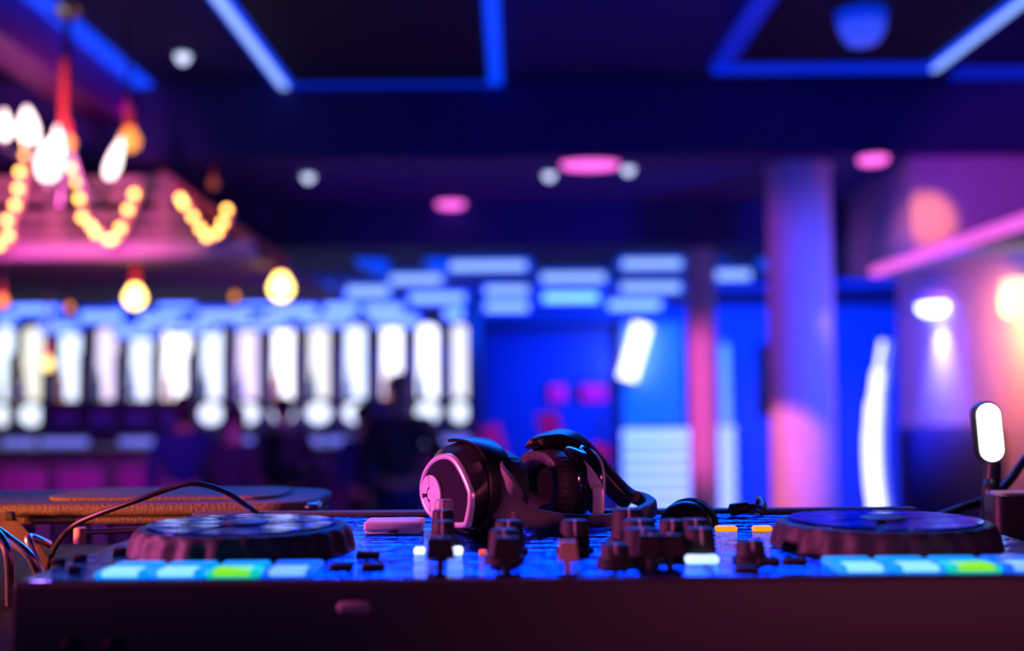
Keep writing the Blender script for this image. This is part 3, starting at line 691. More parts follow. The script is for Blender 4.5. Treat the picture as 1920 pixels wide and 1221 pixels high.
# ------------------------------------------------------------------ booth table
ZT, ZD = 1.42, 1.49
M_table = mat('table_laminate', (0.010, 0.008, 0.010), 0.5, bump=0.2, bscale=80)
M_table.node_tree.nodes['Principled BSDF'].inputs['Specular IOR Level'].default_value = 0.08
t = thing('booth_table', 'black booth table under the mixing deck', 'table', (0, 1.0, 0.35))
obj('table_top', box(BM(), (-1.1, 0.66, ZT-0.04), (1.1, 1.42, ZT), 0.006), M_table, t)
for sx in (-1.04, 1.04):
    for sy in (0.72, 1.36):
        obj('leg', box(BM(), (sx-0.03, sy-0.03, 0.35), (sx+0.03, sy+0.03, ZT-0.035), 0.005), M_table, t)
obj('front_apron', box(BM(), (-1.03, 1.34, 0.6), (1.03, 1.36, ZT-0.03), 0.004), M_table, t)

# ------------------------------------------------------------------ mixing deck
XL, XR, YF, YR = -0.297, 0.372, 0.70, 1.075
M_plate = mat('brushed_faceplate', (0.12, 0.40, 0.92), 0.10, 1.0, bump=1.0, bscale=16, stretch=(1.0, 4.0, 1.0), bdist=0.007)  # blue of the reflected room put into the metal colour and edge tint
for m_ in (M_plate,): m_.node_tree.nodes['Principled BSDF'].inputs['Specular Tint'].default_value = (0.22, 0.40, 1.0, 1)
M_body = mat('deck_body', (0.06, 0.05, 0.055), 0.55, bump=0.03, bscale=1200)
M_knob = mat('knob_rubber', (0.014, 0.012, 0.015), 0.65)
M_cap = mat('grey_cap', (0.45, 0.40, 0.42), 0.4)
M_jogtop = mat('jog_top_metal', (0.10, 0.36, 0.95), 0.10, 1.0, bump=1.0, bscale=14, stretch=(1.0, 4.0, 1.0), bdist=0.0035)  # blue reflections painted into the metal, base colour and edge tint alike
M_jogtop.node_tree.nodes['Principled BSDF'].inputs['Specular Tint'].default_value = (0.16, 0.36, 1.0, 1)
M_vinyl = mat('jog_rubber', (0.025, 0.02, 0.026), 0.6)
M_btn_w = mat('white_button', (0.9, 0.9, 1), 0.4, emit=(0.75, 0.82, 1.0), es=1.6)
M_btn_b = mat('paleblue_button', (0.7, 0.9, 1), 0.4, emit=(0.40, 0.70, 1.0), es=1.5)
M_btn_o = mat('orange_button', (1, 0.4, 0.05), 0.4, emit=(1.0, 0.28, 0.0), es=1.3)
M_btn_r = mat('red_led', (1, 0.2, 0.1), 0.4, emit=(1.0, 0.09, 0.04), es=0.9)
deck = thing('mixing_deck', 'wide two-jog mixing deck with glowing pads in the foreground', 'mixing deck', ((XL+XR)/2, (YF+YR)/2, ZT))
obj('body', box(BM(), (XL, YF, ZT+0.0005), (XR, YR, ZD-0.0004), 0.0035, 3), M_body, deck)
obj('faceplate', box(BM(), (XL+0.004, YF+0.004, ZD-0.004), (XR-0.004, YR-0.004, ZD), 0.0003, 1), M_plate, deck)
obj('rear_lip', box(BM(), (XL+0.01, YR-0.02, ZD-0.001), (XR-0.01, YR-0.004, ZD+0.004), 0.0015), M_body, deck)
# front panel slot and sockets
c = P(665, 1138, YF)
obj('front_slider', box(BM(), (c.x-0.010, YF-0.006, c.z-0.0035), (c.x+0.010, YF+0.002, c.z+0.0035), 0.003, 3), M_cap, deck)
for x in (-0.26, -0.235):
    obj('headphone_socket', lathe(BM(), [(0.006, 0), (0.006, 0.004), (0.004, 0.005)], 18, T(x, YF, 1.452) @ Matrix.Rotation(PI/2, 4, 'X')), M_dark, deck)

def jog(cx, cy, name='jog_wheel'):
    R = 0.079; n = 120; bm = BM(); rings = []
    def ring(r, z, amp):
        return [bm.verts.new((cx+(r+amp*(0.5-0.5*math.cos(2*PI*k/5)))*math.cos(2*PI*k/n), cy+(r+amp*(0.5-0.5*math.cos(2*PI*k/5)))*math.sin(2*PI*k/n), ZD+z)) for k in range(n)]
    prof = [(R, 0, 0), (R, 0.002, -0.003), (R-0.0015, 0.009, -0.004), (R-0.004, 0.014, -0.002), (R-0.0065, 0.0165, 0), (R-0.012, 0.0172, 0), (R-0.013, 0.0166, 0), (0.001, 0.0166, 0)]
    rings = [ring(*q) for q in prof]
    for a, b in zip(rings, rings[1:]):
        for k in range(n): bm.faces.new((a[k], a[(k+1) % n], b[(k+1) % n], b[k]))
    bm.faces.new(rings[0][::-1]); bm.faces.new(rings[-1])
    j = obj(name, bm, M_vinyl, deck, angle=50)
    # three wedge plates of the platter, slightly tilted to one another
    for w0, w1, dz in ((10, 128, 0.0), (132, 248, 0.0006), (252, 366, 0.0003)):
        bm = BM(); pts = [(0.004*math.cos(math.radians((w0+w1)/2)), 0.004*math.sin(math.radians((w0+w1)/2)))]
        for k in range(25):
            a = math.radians(w0+(w1-w0)*k/24); pts.append(((R-0.0135)*math.cos(a), (R-0.0135)*math.sin(a)))
        prism(bm, pts, 0.0160, 0.0185+dz, T(cx, cy, ZD))
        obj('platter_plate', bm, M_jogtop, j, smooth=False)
    obj('platter_hub', lathe(BM(), [(0.016, 0.017), (0.016, 0.0195), (0.014, 0.0202)], 24, T(cx, cy, ZD)), M_dark, j)
    return j
JL, JR, JY = P(455, 1000, 0.835).x, P(1660, 1000, 0.835).x, 0.838
jog(JL, JY); jog(JR, JY)
# performance pads
pad_mats = [mat('cyan_pad', (0.02, 0.1, 0.25), 0.4, emit=(0.0, 0.30, 1.0), es=1.0), mat('blue_pad', (0.02, 0.07, 0.25), 0.4, emit=(0.0, 0.12, 1.0), es=1.0), mat('green_pad', (0.05, 0.2, 0.05), 0.4, emit=(0.0, 0.75, 0.55), es=0.8)]
pad_core = [mat('cyan_pad_core', (0.05, 0.2, 0.3), 0.4, emit=(0.26, 0.74, 1.0), es=1.15), mat('blue_pad_core', (0.05, 0.15, 0.3), 0.4, emit=(0.20, 0.48, 1.0), es=1.15), mat('green_pad_core', (0.1, 0.25, 0.03), 0.4, emit=(0.22, 0.85, 0.0), es=1.0)]
def pads(px0, cols):
    for row in range(2):
        for k, ci in enumerate(cols):
            y0, y1 = (0.7085, 0.7325) if row == 0 else (0.7365, 0.7545)
            xc = P(px0+103*k, 1062, 0.72).x
            hw = 0.0158 if row == 0 else 0.0150
            mm = pad_mats[ci] if row == 0 else pad_mats[0 if ci == 2 else ci]
            o = obj('pad', box(BM(), (xc-hw, y0, ZD-0.001), (xc+hw, y1, ZD+0.0045), 0.0022, 3), mm, deck)
            if row == 0: obj('pad_core', box(BM(), (xc-hw*0.72, y0-0.0006, ZD+0.0006), (xc+hw*0.72, y1-0.006, ZD+0.0050), 0.0018, 2), pad_core[ci], o)
pads(236, (0, 0, 2, 1)); pads(1612, (0, 0, 2, 1))

def knob(x, y, h=0.022, r=0.0085, m=None, cap=None, skirt=True):
    bm = BM(); pr = []
    if skirt: pr += [(r*1.25, -0.0005), (r*1.25, 0.003), (r*1.02, 0.0045)]
    else: pr += [(r, -0.0005)]
    pr += [(r*0.95, h*0.7), (r*0.9, h*0.95), (r*0.78, h)]
    lathe(bm, pr, 24, T(x, y, ZD)); o = obj('knob', bm, m or M_knob, deck)
    obj('pointer', box(BM(), (x-0.0009, y-r*0.97, ZD+h*0.25), (x+0.0009, y-r*0.25, ZD+h+0.0004), 0.0003, 1), cap or M_cap, o)
    return o
def fader(x, y, wx=0.0085, h=0.021, m=None, facem=None):
    bm = BM(); box(bm, (x-0.002, y-0.0025, ZD-0.0005), (x+0.002, y+0.0025, ZD+h*0.5), 0.0005, 1)
    vs = [(-wx, -0.008, h*0.42), (wx, -0.008, h*0.42), (wx*0.8, -0.004, h), (-wx*0.8, -0.004, h), (-wx, 0.008, h*0.42), (wx, 0.008, h*0.42), (wx*0.8, 0.004, h), (-wx*0.8, 0.004, h)]
    v = [bm.verts.new((x+a, y+b, ZD+c)) for a, b, c in vs]
    for f in ((0, 1, 2, 3), (5, 4, 7, 6), (1, 5, 6, 2), (4, 0, 3, 7), (3, 2, 6, 7), (1, 0, 4, 5)): bm.faces.new([v[i] for i in f])
    o = obj('fader_cap', bm, m or M_knob, deck, smooth=False)
    obj('fader_line', box(BM(), (x-0.0007, y-0.0042, ZD+h*0.98), (x+0.0007, y+0.0042, ZD+h+0.0005), 0.0002, 1), facem or M_cap, o)
def slot(x, y0, y1): obj('fader_slot', box(BM(), (x-0.0015, y0, ZD-0.001), (x+0.0015, y1, ZD+0.0004), 0.0003, 1), M_dark, deck)
cols = [-0.051, -0.006, 0.039, 0.083, 0.121]
for i, x in enumerate(cols):
    for r_, y in enumerate((0.770, 0.812, 0.856)):
        if (i == 2 and r_ == 0) or (i in (1, 2, 4) and r_ == 2) or (i == 0 and r_ == 0): continue
        knob(x + (0.003 if r_ == 1 else 0), y, (0.021, 0.022, 0.025)[r_], (0.0085, 0.0105, 0.0105, 0.0125, 0.0105)[i])
    slot(x, 0.712, 0.752)
for x, y in ((cols[0]+0.006, 0.728), (cols[1]+0.002, 0.727), (cols[3]+0.002, 0.735), (cols[4]-0.024, 0.735)):
    fader(x, y)
fader(cols[2]-0.006, 0.722, 0.0060, 0.019, mat('tan_cap', (0.8, 0.6, 0.35), 0.45), M_dark)
knob(0.1055, 0.790, 0.024, 0.009)
knob(cols[0]-0.001, 0.884, 0.030, 0.0075, M_cap)
for x, y in ((0.064, 0.748), (0.152, 0.760)):
    knob(x, y, 0.014, 0.0095)
# lit buttons
def button(px, py, wpx, dpt, m, h=0.003):
    p = PZ(px, py, ZD+h*0.5); hw = S(wpx/2, p.y)
    obj('button', box(BM(), (p.x-hw, p.y-dpt/2, ZD-0.0005), (p.x+hw, p.y+dpt/2, ZD+h), min(h*0.45, hw*0.4), 3), m, deck)
button(787, 1032, 20, 0.010, M_btn_w, 0.004); button(851, 1032, 34, 0.011, M_btn_w, 0.005); button(1316, 1048, 62, 0.010, M_btn_b, 0.005)
button(1361, 991, 40, 0.010, M_btn_o, 0.004); button(1429, 991, 36, 0.010, M_btn_o, 0.004)
button(905, 1035, 14, 0.006, M_btn_r); button(1222, 1034, 18, 0.007, M_btn_r); button(972, 1034, 10, 0.006, M_btn_r); button(1245, 1004, 16, 0.007, M_btn_r)
for px, py in ((690, 1040), (640, 1062), (1440, 1052), (1490, 1052), (1400, 1068), (700, 1062)):
    button(px, py, 44, 0.009, M_knob, 0.004)
for px, py in ((110, 1052), (150, 1045), (140, 1066), (225, 1032)):
    button(px, py, 26, 0.006, M_knob, 0.004)

# ------------------------------------------------------------------ white box on the deck
a = P(682, 997, 0.92); b = P(792, 997, 0.92)
wb = thing('white_box', 'small flat white plastic box lying left of the headphones', 'box', ((a.x+b.x)/2, 0.935, ZD))
obj('lid', box(BM(), (a.x, 0.918, ZD+0.0026), (b.x, 0.952, ZD+0.0100), 0.0022, 3), mat('white_plastic', (0.85, 0.82, 0.84), 0.4), wb)
obj('tray', box(BM(), (a.x+0.001, 0.919, ZD+0.0002), (b.x-0.001, 0.951, ZD+0.003), 0.001, 2), mat('white_plastic', (0.85, 0.82, 0.84), 0.4), wb)
obj('catch', box(BM(), ((a.x+b.x)/2-0.004, 0.9168, ZD+0.0015), ((a.x+b.x)/2+0.004, 0.919, ZD+0.0035), 0.0005, 1), M_dark, wb)

# ------------------------------------------------------------------ headphones
M_hp = mat('satin_black', (0.012, 0.010, 0.013), 0.36, bump=0.03, bscale=1500)
M_hpg = mat('gloss_black', (0.012, 0.012, 0.014), 0.12, coat=0.5)
M_hprim = mat('satin_silver_rim', (0.80, 0.72, 0.76), 0.32, 0.35)
M_face = mat('face_plate', (0.016, 0.008, 0.026), 0.8)
M_face.node_tree.nodes['Principled BSDF'].inputs['Specular IOR Level'].default_value = 0.12
M_disc = mat('silver_disc', (0.80, 0.72, 0.76), 0.42, 0.25, bump=0.08, bscale=900)
M_arm = mat('dark_arm', (0.20, 0.14, 0.15), 0.5, bump=0.2, bscale=1500)
M_leather = mat('cushion_leather', (0.03, 0.024, 0.03), 0.5, bump=0.5, bscale=160, stretch=(1, 1, 3))
hp = thing('headphones', 'black over-ear headphones with silver rims lying on the deck', 'headphones', (0.02, 0.96, ZD))
def frame(Cc, ang, tilt=0.0):
    n = Vector((-math.cos(ang), -math.sin(ang), 0)); t = Vector((math.sin(ang), -math.cos(ang), 0))     # outward, hinge side
    up = Vector((0, 0, 1))
    M = Matrix(((t.x, up.x, n.x, Cc[0]), (t.y, up.y, n.y, Cc[1]), (t.z, up.z, n.z, Cc[2]), (0, 0, 0, 1)))
    return M @ Matrix.Rotation(tilt, 4, 'X')
def outline(pts, c, sx, sy, n=72):
    """radius by angle through measured points of an outline"""
    q = sorted(((math.atan2((c[1]-y)*sy, (x-c[0])*sx), math.hypot((x-c[0])*sx, (c[1]-y)*sy)) for x, y in pts))
    q = [(a-2*PI, r) for a, r in q[-2:]] + q + [(a+2*PI, r) for a, r in q[:2]]
    out = []
    for k in range(n):
        a = -PI+2*PI*k/n
        for (a0, r0), (a1, r1) in zip(q, q[1:]):
            if a0 <= a <= a1:
                u = (a-a0)/(a1-a0); 
                x = (1-u)*r0*math.cos(a0)+u*r1*math.cos(a1); y = (1-u)*r0*math.sin(a0)+u*r1*math.sin(a1)
                out.append((x, y)); break
    # light smoothing except round the hinge corners
    for _ in range(2):
        out = [((out[i-1][0]+2*out[i][0]+out[(i+1) % n][0])/4, (out[i-1][1]+2*out[i][1]+out[(i+1) % n][1])/4) if out[i][0] < 0.030 else out[i] for i in range(n)]
    return out
def sup(a, b, e, n=72, oy=0.0):
    o = []
    for k in range(n):
        th = -PI+2*PI*k/n; c, s = math.cos(th), math.sin(th)
        o.append((a*math.copysign(abs(c)**(2/e), c), oy+b*math.copysign(abs(s)**(2/e), s)))
    return o
def scale(o, k, dx=0, dy=0): return [(x*k+dx, y*k+dy) for x, y in o]
def inset(o, d):
    n = len(o); out = []
    for i, (x, y) in enumerate(o):
        tx, ty = o[(i+1) % n][0]-o[i-1][0], o[(i+1) % n][1]-o[i-1][1]; l = math.hypot(tx, ty) or 1
        out.append((x-ty/l*d, y+tx/l*d))
    return out
def loft(bm, loops, M, cap0=True, cap1=True):
    rings = [[bm.verts.new(M @ Vector((x, y, z))) for x, y in o] for o, z in loops]; n = len(rings[0])
    for a, b in zip(rings, rings[1:]):
        for k in range(n): bm.faces.new((a[k], a[(k+1) % n], b[(k+1) % n], b[k]))
    if cap0: bm.faces.new(rings[0][::-1])
    if cap1: bm.faces.new(rings[-1])
    return bm
rim_px = [(155,540),(162,470),(178,415),(205,365),(245,315),(300,279),(340,268),(375,266),(410,280),(440,310),(475,360),(510,430),(540,500),(540,540),(538,590),(527,650),(512,715),(496,742),(460,752),(400,758),(350,752),(270,728),(225,705),(185,650),(165,600)]
rim = outline(rim_px, (348, 512), 2.094e-4, 1.164e-4)
ANG_A = math.radians(33.8)
CA = P(740+348/3.69, 780+512/3.69, 0.932)
MA = frame(CA, ANG_A)
shoff = 0.0065
def shell(M, parent, rimo, gloss, oy=0.005, a=0.0445, b=0.0345, dep=0.034):
    cup = obj('ear_cup', loft(BM(), [(scale(rimo, 0.90), -0.001), (scale(rimo, 1.0), -0.0015), (scale(rimo, 1.03, 0, 0.001), -0.004), (sup(a*0.965, b*0.93, 2.4, oy=oy*0.75), -dep*0.3), (sup(a, b*0.985, 2.5, oy=oy), -dep*0.6), (sup(a, b, 2.5, oy=oy), -dep*0.85), (sup(a*0.97, b*0.96, 2.5, oy=oy*0.9), -dep)], M), gloss, parent)
    obj('rim', loft(BM(), [(inset(rimo, 0.0045), -0.0015), (inset(rimo, 0.0044), 0.0008), (inset(rimo, 0.0036), 0.0016), (inset(rimo, 0.0008), 0.0012), (inset(rimo, 0.0), 0.0002), (inset(rimo, -0.0006), -0.0035)], M, False, False), M_hprim, cup, angle=60)
    return cup
def yoke_ring(M, parent, a0, a1, oy, m, z0=-0.013, z1=-0.034, th=0.0032, name='yoke', a=0.0448, b_=0.0348):
    bm = BM(); rings = []; N = 56
    for i in range(N+1):
        th_ = math.radians(a0+(a1-a0)*i/N); c, s = math.cos(th_), math.sin(th_)
        x = a*math.copysign(abs(c)**(2/2.5), c); y = b_*math.copysign(abs(s)**(2/2.5), s)
        d = Vector((x/a**2, y/b_**2)).normalized()
        prof = [(0.0, z0), (th*0.7, z0+0.001), (th, z0-0.002), (th, z1+0.002), (th*0.6, z1), (0.0, z1)]
        rings.append([bm.verts.new(M @ Vector((x+d.x*q, y+oy+d.y*q, z))) for q, z in prof])
    for ra, rb in zip(rings, rings[1:]):
        for k in range(6): bm.faces.new((ra[k], ra[(k+1) % 6], rb[(k+1) % 6], rb[k]))
    bm.faces.new(rings[0][::-1]); bm.faces.new(rings[-1])
    return obj(name, bm, m, parent)
def cushion(M, parent, oy, z0=-0.041, z1=-0.064, a=0.0462, b=0.0358):
    bm = BM(); n = 144; loops = []
    def lp_(k, kb, amp, z):
        o = []
        for i in range(n):
            th_ = -PI+2*PI*i/n; c, s = math.cos(th_), math.sin(th_); e = 2.5
            w_ = 1+amp*math.sin(i*2*PI*30/n+math.sin(i*0.7)*1.2)
            o.append((a*k*w_*math.copysign(abs(c)**(2/e), c), oy+b*kb*w_*math.copysign(abs(s)**(2/e), s)))
        return (o, z)
    h = z1-z0
    loops = [lp_(0.93, 0.93, 0, z0+h*0.0), lp_(0.985, 0.985, 0.004, z0+h*0.15), lp_(1.0, 1.0, 0.007, z0+h*0.4), lp_(0.985, 0.985, 0.007, z0+h*0.7), lp_(0.92, 0.92, 0.005, z0+h*0.93), lp_(0.82, 0.82, 0.003, z1), lp_(0.70, 0.68, 0.003, z0+h*0.95), lp_(0.61, 0.56, 0, z0+h*0.7), lp_(0.58, 0.52, 0, z0+h*0.25)]
    return obj('ear_cushion', loft(bm, loops, M), M_leather, parent)
cupA = shell(MA, hp, rim, M_hp, 0.0035)
obj('face_plate', loft(BM(), [(inset(rim, 0.0046), -0.0012), (inset(rim, 0.0046), -0.0004)], MA), M_face, cupA, smooth=False)
# control disc in three segments
dc = ((250-348)*2.094e-4, (512-555)*1.164e-4); dr_ = 0.0155
def seg_poly(r, a0, a1, gap, ri):
    pts = []; n = 22
    mid = math.radians((a0+a1)/2); off = (math.cos(mid)*gap, math.sin(mid)*gap)
    for k in range(n+1):
        a = math.radians(a0+(a1-a0)*k/n); pts.append((dc[0]+off[0]+r*math.cos(a), dc[1]+off[1]+r*math.sin(a)))
    for k in range(7):
        a = math.radians(a1+(a0-a1)*k/6); pts.append((dc[0]+off[0]+ri*math.cos(a), dc[1]+off[1]+ri*math.sin(a)))
    return pts
obj('disc_well', loft(BM(), [([(dc[0]+(dr_+0.0012)*math.cos(2*PI*k/40), dc[1]+(dr_+0.0012)*math.sin(2*PI*k/40)) for k in range(40)], -0.0006), ([(dc[0]+(dr_+0.0012)*math.cos(2*PI*k/40), dc[1]+(dr_+0.0012)*math.sin(2*PI*k/40)) for k in range(40)], 0.0001)], MA), M_hpg, cupA, smooth=False)
for a0, a1, ri in ((100, 186, 0.0050), (192, 268, 0.0050)):
    obj('control_button', prism(BM(), seg_poly(dr_-0.0006, a0+3, a1-3, 0.0010, ri+0.0007), -0.0002, 0.0014, MA), M_disc, cupA, smooth=False)
pts = [(dc[0]+dr_*math.cos(math.radians(-90+190*k/30)), dc[1]+dr_*math.sin(math.radians(-90+190*k/30))) for k in range(31)]
pts += [(dc[0]+0.0048*math.cos(math.radians(100+168*k/10)), dc[1]+0.0048*math.sin(math.radians(100+168*k/10))) for k in range(11)]
obj('control_button', prism(BM(), pts, -0.0002, 0.0016, MA), M_disc, cupA, smooth=False)
# small printed bracket mark on the face
M_print = mat('pale_print', (0.85, 0.75, 0.8), 0.5)
bx, by = (347-348)*2.094e-4, (512-636)*1.164e-4
bm = BM()
for (x0_, y0_, x1_, y1_) in ((-0.0034, -0.0022, -0.0028, 0.0022), (0.0028, -0.0022, 0.0034, 0.0022), (-0.0034, 0.0017, 0.0034, 0.0022), (-0.0034, -0.0022, 0.0034, -0.0017)):
    prism(bm, [(bx+x0_, by+y0_), (bx+x1_, by+y0_), (bx+x1_, by+y1_), (bx+x0_, by+y1_)], -0.0005, -0.0001, MA)
obj('printed_mark', bm, M_print, cupA, smooth=False)
yoke_ring(MA, hp, 106, -116, 0.0028, M_hp)
cushion(MA, hp, 0.0, z0=-0.033, z1=-0.056, a=0.0415, b=0.0310)
# second cup
ANG_B = math.radians(33.8+180-6)
nB = Vector((-math.cos(ANG_B), -math.sin(ANG_B), 0))
cB = P(1003, 905, 1.0) + nB*0.045; cB.z = ZD+0.0325
def frameB(Cc, ang):
    n = Vector((-math.cos(ang), -math.sin(ang), 0)); t = Vector((-n.y, n.x, 0))*-1; up = Vector((0, 0, 1))
    return Matrix(((t.x, up.x, n.x, Cc[0]), (t.y, up.y, n.y, Cc[1]), (t.z, up.z, n.z, Cc[2]), (0, 0, 0, 1)))
MB = frameB(cB, ANG_B)
rimB = sup(0.0395, 0.0298, 2.6)
cupB = shell(MB, hp, rimB, M_hpg, 0.001, 0.0410, 0.0315, 0.026)
obj('face_plate', loft(BM(), [(inset(rimB, 0.0046), -0.0012), (inset(rimB, 0.0046), -0.0004)], MB), M_face, cupB, smooth=False)
cushion(MB, hp, -0.001, z0=-0.0245, z1=-0.045, a=0.0405, b=0.0305)
M_mesh = mat('speaker_cloth', (0.006, 0.005, 0.007), 0.95)
M_mesh.node_tree.nodes['Principled BSDF'].inputs['Specular IOR Level'].default_value = 0.05
for M_, z_, par in ((MA, -0.039, cupA), (MB, -0.0305, cupB)):
    obj('speaker_cloth', loft(BM(), [(sup(0.0262, 0.0185, 2.5), z_), (sup(0.0262, 0.0185, 2.5), z_+0.001)], M_), M_mesh, par, smooth=False)
# big yoke over the second cup
def crp(x, y): return 740+x/3.69, 780+y/3.69
path = [(915,212,1.000),(975,186,1.003),(1060,168,1.010),(1150,164,1.018),(1235,192,1.026),(1320,262,1.033),(1405,355,1.038),(1490,455,1.040),(1570,540,1.040),(1640,590,1.038)]
rows = [(P(*crp(x, y), Y), (0.45, 1.0, 0.1), 0.022, 0.0085+0.002*min(i, 4)) for i, (x, y, Y) in enumerate(path)]
rows[0] = (rows[0][0], rows[0][1], 0.012, 0.003)
obj('yoke', strap(BM(), rows), M_hp, hp)
def cr3(x, y): return 710+x/3.197, 719+y/3.197
obj('hinge_plate', strap(BM(), [(P(*cr3(1205, 448), 0.984), (0.8, -0.3, 0), 0.003, 0.003), (P(*cr3(1262, 530), 0.979), (0.9, -0.2, 0), 0.0075, 0.004), (P(*cr3(1300, 610), 0.976), (1, -0.1, 0), 0.0105, 0.005), (P(*cr3(1318, 650), 0.974), (1, -0.1, 0), 0.0105, 0.005), (P(*cr3(1316, 788), 0.974), (1, -0.1, 0), 0.0100, 0.005)], 6), M_hprim, hp)
# headband from the first cup round to the second
def cr3(x, y): return 710+x/3.197, 719+y/3.197
hb = [(P(*cr3(x, y), Y), h, th) for x, y, Y, h, th in ((706, 610, 0.918, 0.046, 0.004), (728, 655, 0.911, 0.041, 0.006), (765, 720, 0.907, 0.032, 0.0075), (820, 775, 0.908, 0.0225, 0.008), (930, 806, 0.914, 0.0155, 0.008), (1100, 822, 0.925, 0.0115, 0.008), (1280, 825, 0.938, 0.0105, 0.008), (1450, 815, 0.962, 0.012, 0.009), (1580, 782, 0.992, 0.0135, 0.010), (1632, 745, 1.02, 0.014, 0.011), (1590, 705, 1.036, 0.0135, 0.010), (1530, 680, 1.040, 0.012, 0.009))]
obj('headband', strap(BM(), [(p, (0, 0, 1), w_, th_) for p, w_, th_ in hb], 8), M_arm, hp)
# pale vertical print on the arm
pt = P(*crp(815, 690), 0.921)
tx = bpy.data.curves.new('print', 'FONT'); tx.body = 'HUD'; tx.size = 0.0058; tx.extrude = 0.0001
to = bpy.data.objects.new('print', tx); C.objects.link(to); bpy.context.view_layer.update()
me = bpy.data.meshes.new_from_object(to.evaluated_get(bpy.context.evaluated_depsgraph_get())); bpy.data.objects.remove(to)
po = bpy.data.objects.new('printed_letters', me); me.materials.append(M_print); link(po, hp)
dirx = (hb[4][0]-hb[3][0]); dirx.z = 0; dirx.normalize()
nrm = Vector((dirx.y, -dirx.x, 0)); up_ = Vector((0, 0, 1))
pm = Matrix.Identity(4)
pm.col[0] = (*(-up_), 0); pm.col[1] = (*dirx, 0); pm.col[2] = (*nrm, 0)
base = P(*cr3(792, 772), 0.9005)
me.transform(Matrix.Translation(base) @ pm)

# ------------------------------------------------------------------ ribbed dome right of the headphones
c = P(1288, 1000, 0.965)
kd = thing('ribbed_dome', 'round black domed cap with a ribbed edge standing right of the headphones', 'dome cap', (c.x, c.y, ZD))
Md = T(c.x, c.y+0.004, ZD+0.0045) @ Matrix.Rotation(math.radians(-62), 4, 'X') @ Matrix.Rotation(math.radians(0), 4, 'Z')
Md = T(c.x, c.y, ZD+0.006) @ Matrix.Rotation(math.radians(35), 4, 'Z') @ Matrix.Rotation(math.radians(90), 4, 'X')
prof = [(0.0215, -0.012), (0.0218, -0.010), (0.0218, 0.004), (0.019, 0.009), (0.012, 0.0115), (0.003, 0.0125)]
def half(prof, seg, M, rib=0):
    bm = BM(); rings = []
    for r, z in prof:
        rr = []
        for k in range(seg+1):
            a = PI*k/seg; q = r*(1+ (0.018*(k % 2) if rib and z < 0.003 else 0)); rr.append(bm.verts.new(M @ Vector((q*math.cos(a), q*math.sin(a)*0.93, z))))
        rings.append(rr)
    for a, b in zip(rings, rings[1:]):
        for k in range(seg): bm.faces.new((a[k], a[k+1], b[k+1], b[k]))
        bm.faces.new((a[0], b[0], b[-1], a[-1]))
    bm.faces.new(rings[0][::-1]); bm.faces.new(rings[-1]); return bm
Md = T(c.x, c.y, ZD+0.0003) @ Matrix.Rotation(math.radians(-28), 4, 'Z') @ Matrix.Rotation(math.radians(90), 4, 'X')
obj('dome', half([(0.0212, -0.004), (0.0212, 0.006), (0.018, 0.011), (0.011, 0.0135), (0.003, 0.0142)], 40, Md), M_hp, kd)
obj('ribbed_rim', half([(0.0222, -0.014), (0.0226, -0.013), (0.0226, -0.005), (0.0222, -0.004)], 90, Md, 1), M_hp, kd, smooth=False)

# ------------------------------------------------------------------ case on its stand, cable, lamp, right hand box
M_leatherette = mat('grained_case', (0.17, 0.12, 0.11), 0.62, bump=0.9, bscale=420)
cs = thing('hard_case', 'flat dark hard case with grained sides on a wire stand at the left', 'case', (-0.42, 1.2, 1.47))
xr = P(592, 950, 1.13).x
zt_, zse, zb = P(200, 953, 1.10).z, P(200, 969, 1.10).z, P(200, 984, 1.10).z
def rbox(lo, hi, rad, bev, seg=8):
    bm = BM(); x0_, y0_ = lo[0], lo[1]; x1_, y1_ = hi[0], hi[1]; pts = []
    for cx, cy, a0 in ((x1_-rad, y0_+rad, -90), (x1_-rad, y1_-rad, 0), (x0_+rad, y1_-rad, 90), (x0_+rad, y0_+rad, 180)):
        for k in range(seg+1):
            a = math.radians(a0+90*k/seg); pts.append((cx+rad*math.cos(a), cy+rad*math.sin(a)))
    cx, cy = (x0_+x1_)/2, (y0_+y1_)/2
    def lp_(d): 
        return [(cx+(x-cx)*(1-d/((x1_-x0_)/2)), cy+(y-cy)*(1-d/((y1_-y0_)/2))) for x, y in pts]
    z0_, z1_ = lo[2], hi[2]
    loft(bm, [(lp_(bev), z0_), (lp_(bev*0.3), z0_+bev*0.3), (lp_(0), z0_+bev), (lp_(0), z1_-bev), (lp_(bev*0.3), z1_-bev*0.3), (lp_(bev), z1_)], Matrix.Identity(4))
    return bm
obj('lid', rbox((-0.72, 1.10, zse+0.0006), (xr, 1.27, zt_+0.004), 0.045, 0.0035), M_leatherette, cs, angle=60)
obj('lower_shell', rbox((-0.718, 1.102, zb), (xr-0.002, 1.268, zse-0.0006), 0.045, 0.0035), M_leatherette, cs, angle=60)
pa = P(83, 930, 1.14).x; pb = P(560, 930, 1.14).x
obj('raised_panel', rbox((pa, 1.128, zt_+0.003), (pb-0.02, 1.25, zt_+0.0075), 0.03, 0.002), M_leatherette, cs, angle=60)
obj('corner_guard', rbox((xr-0.03, 1.118, zse+0.002), (xr+0.003, 1.16, zt_+0.001), 0.014, 0.002), M_metal, cs, angle=60)
obj('zip_pull', tube(BM(), [P(25, 968, 1.098), P(24, 975, 1.094), P(27, 980, 1.094)], 0.0022, 8), M_metal, cs)
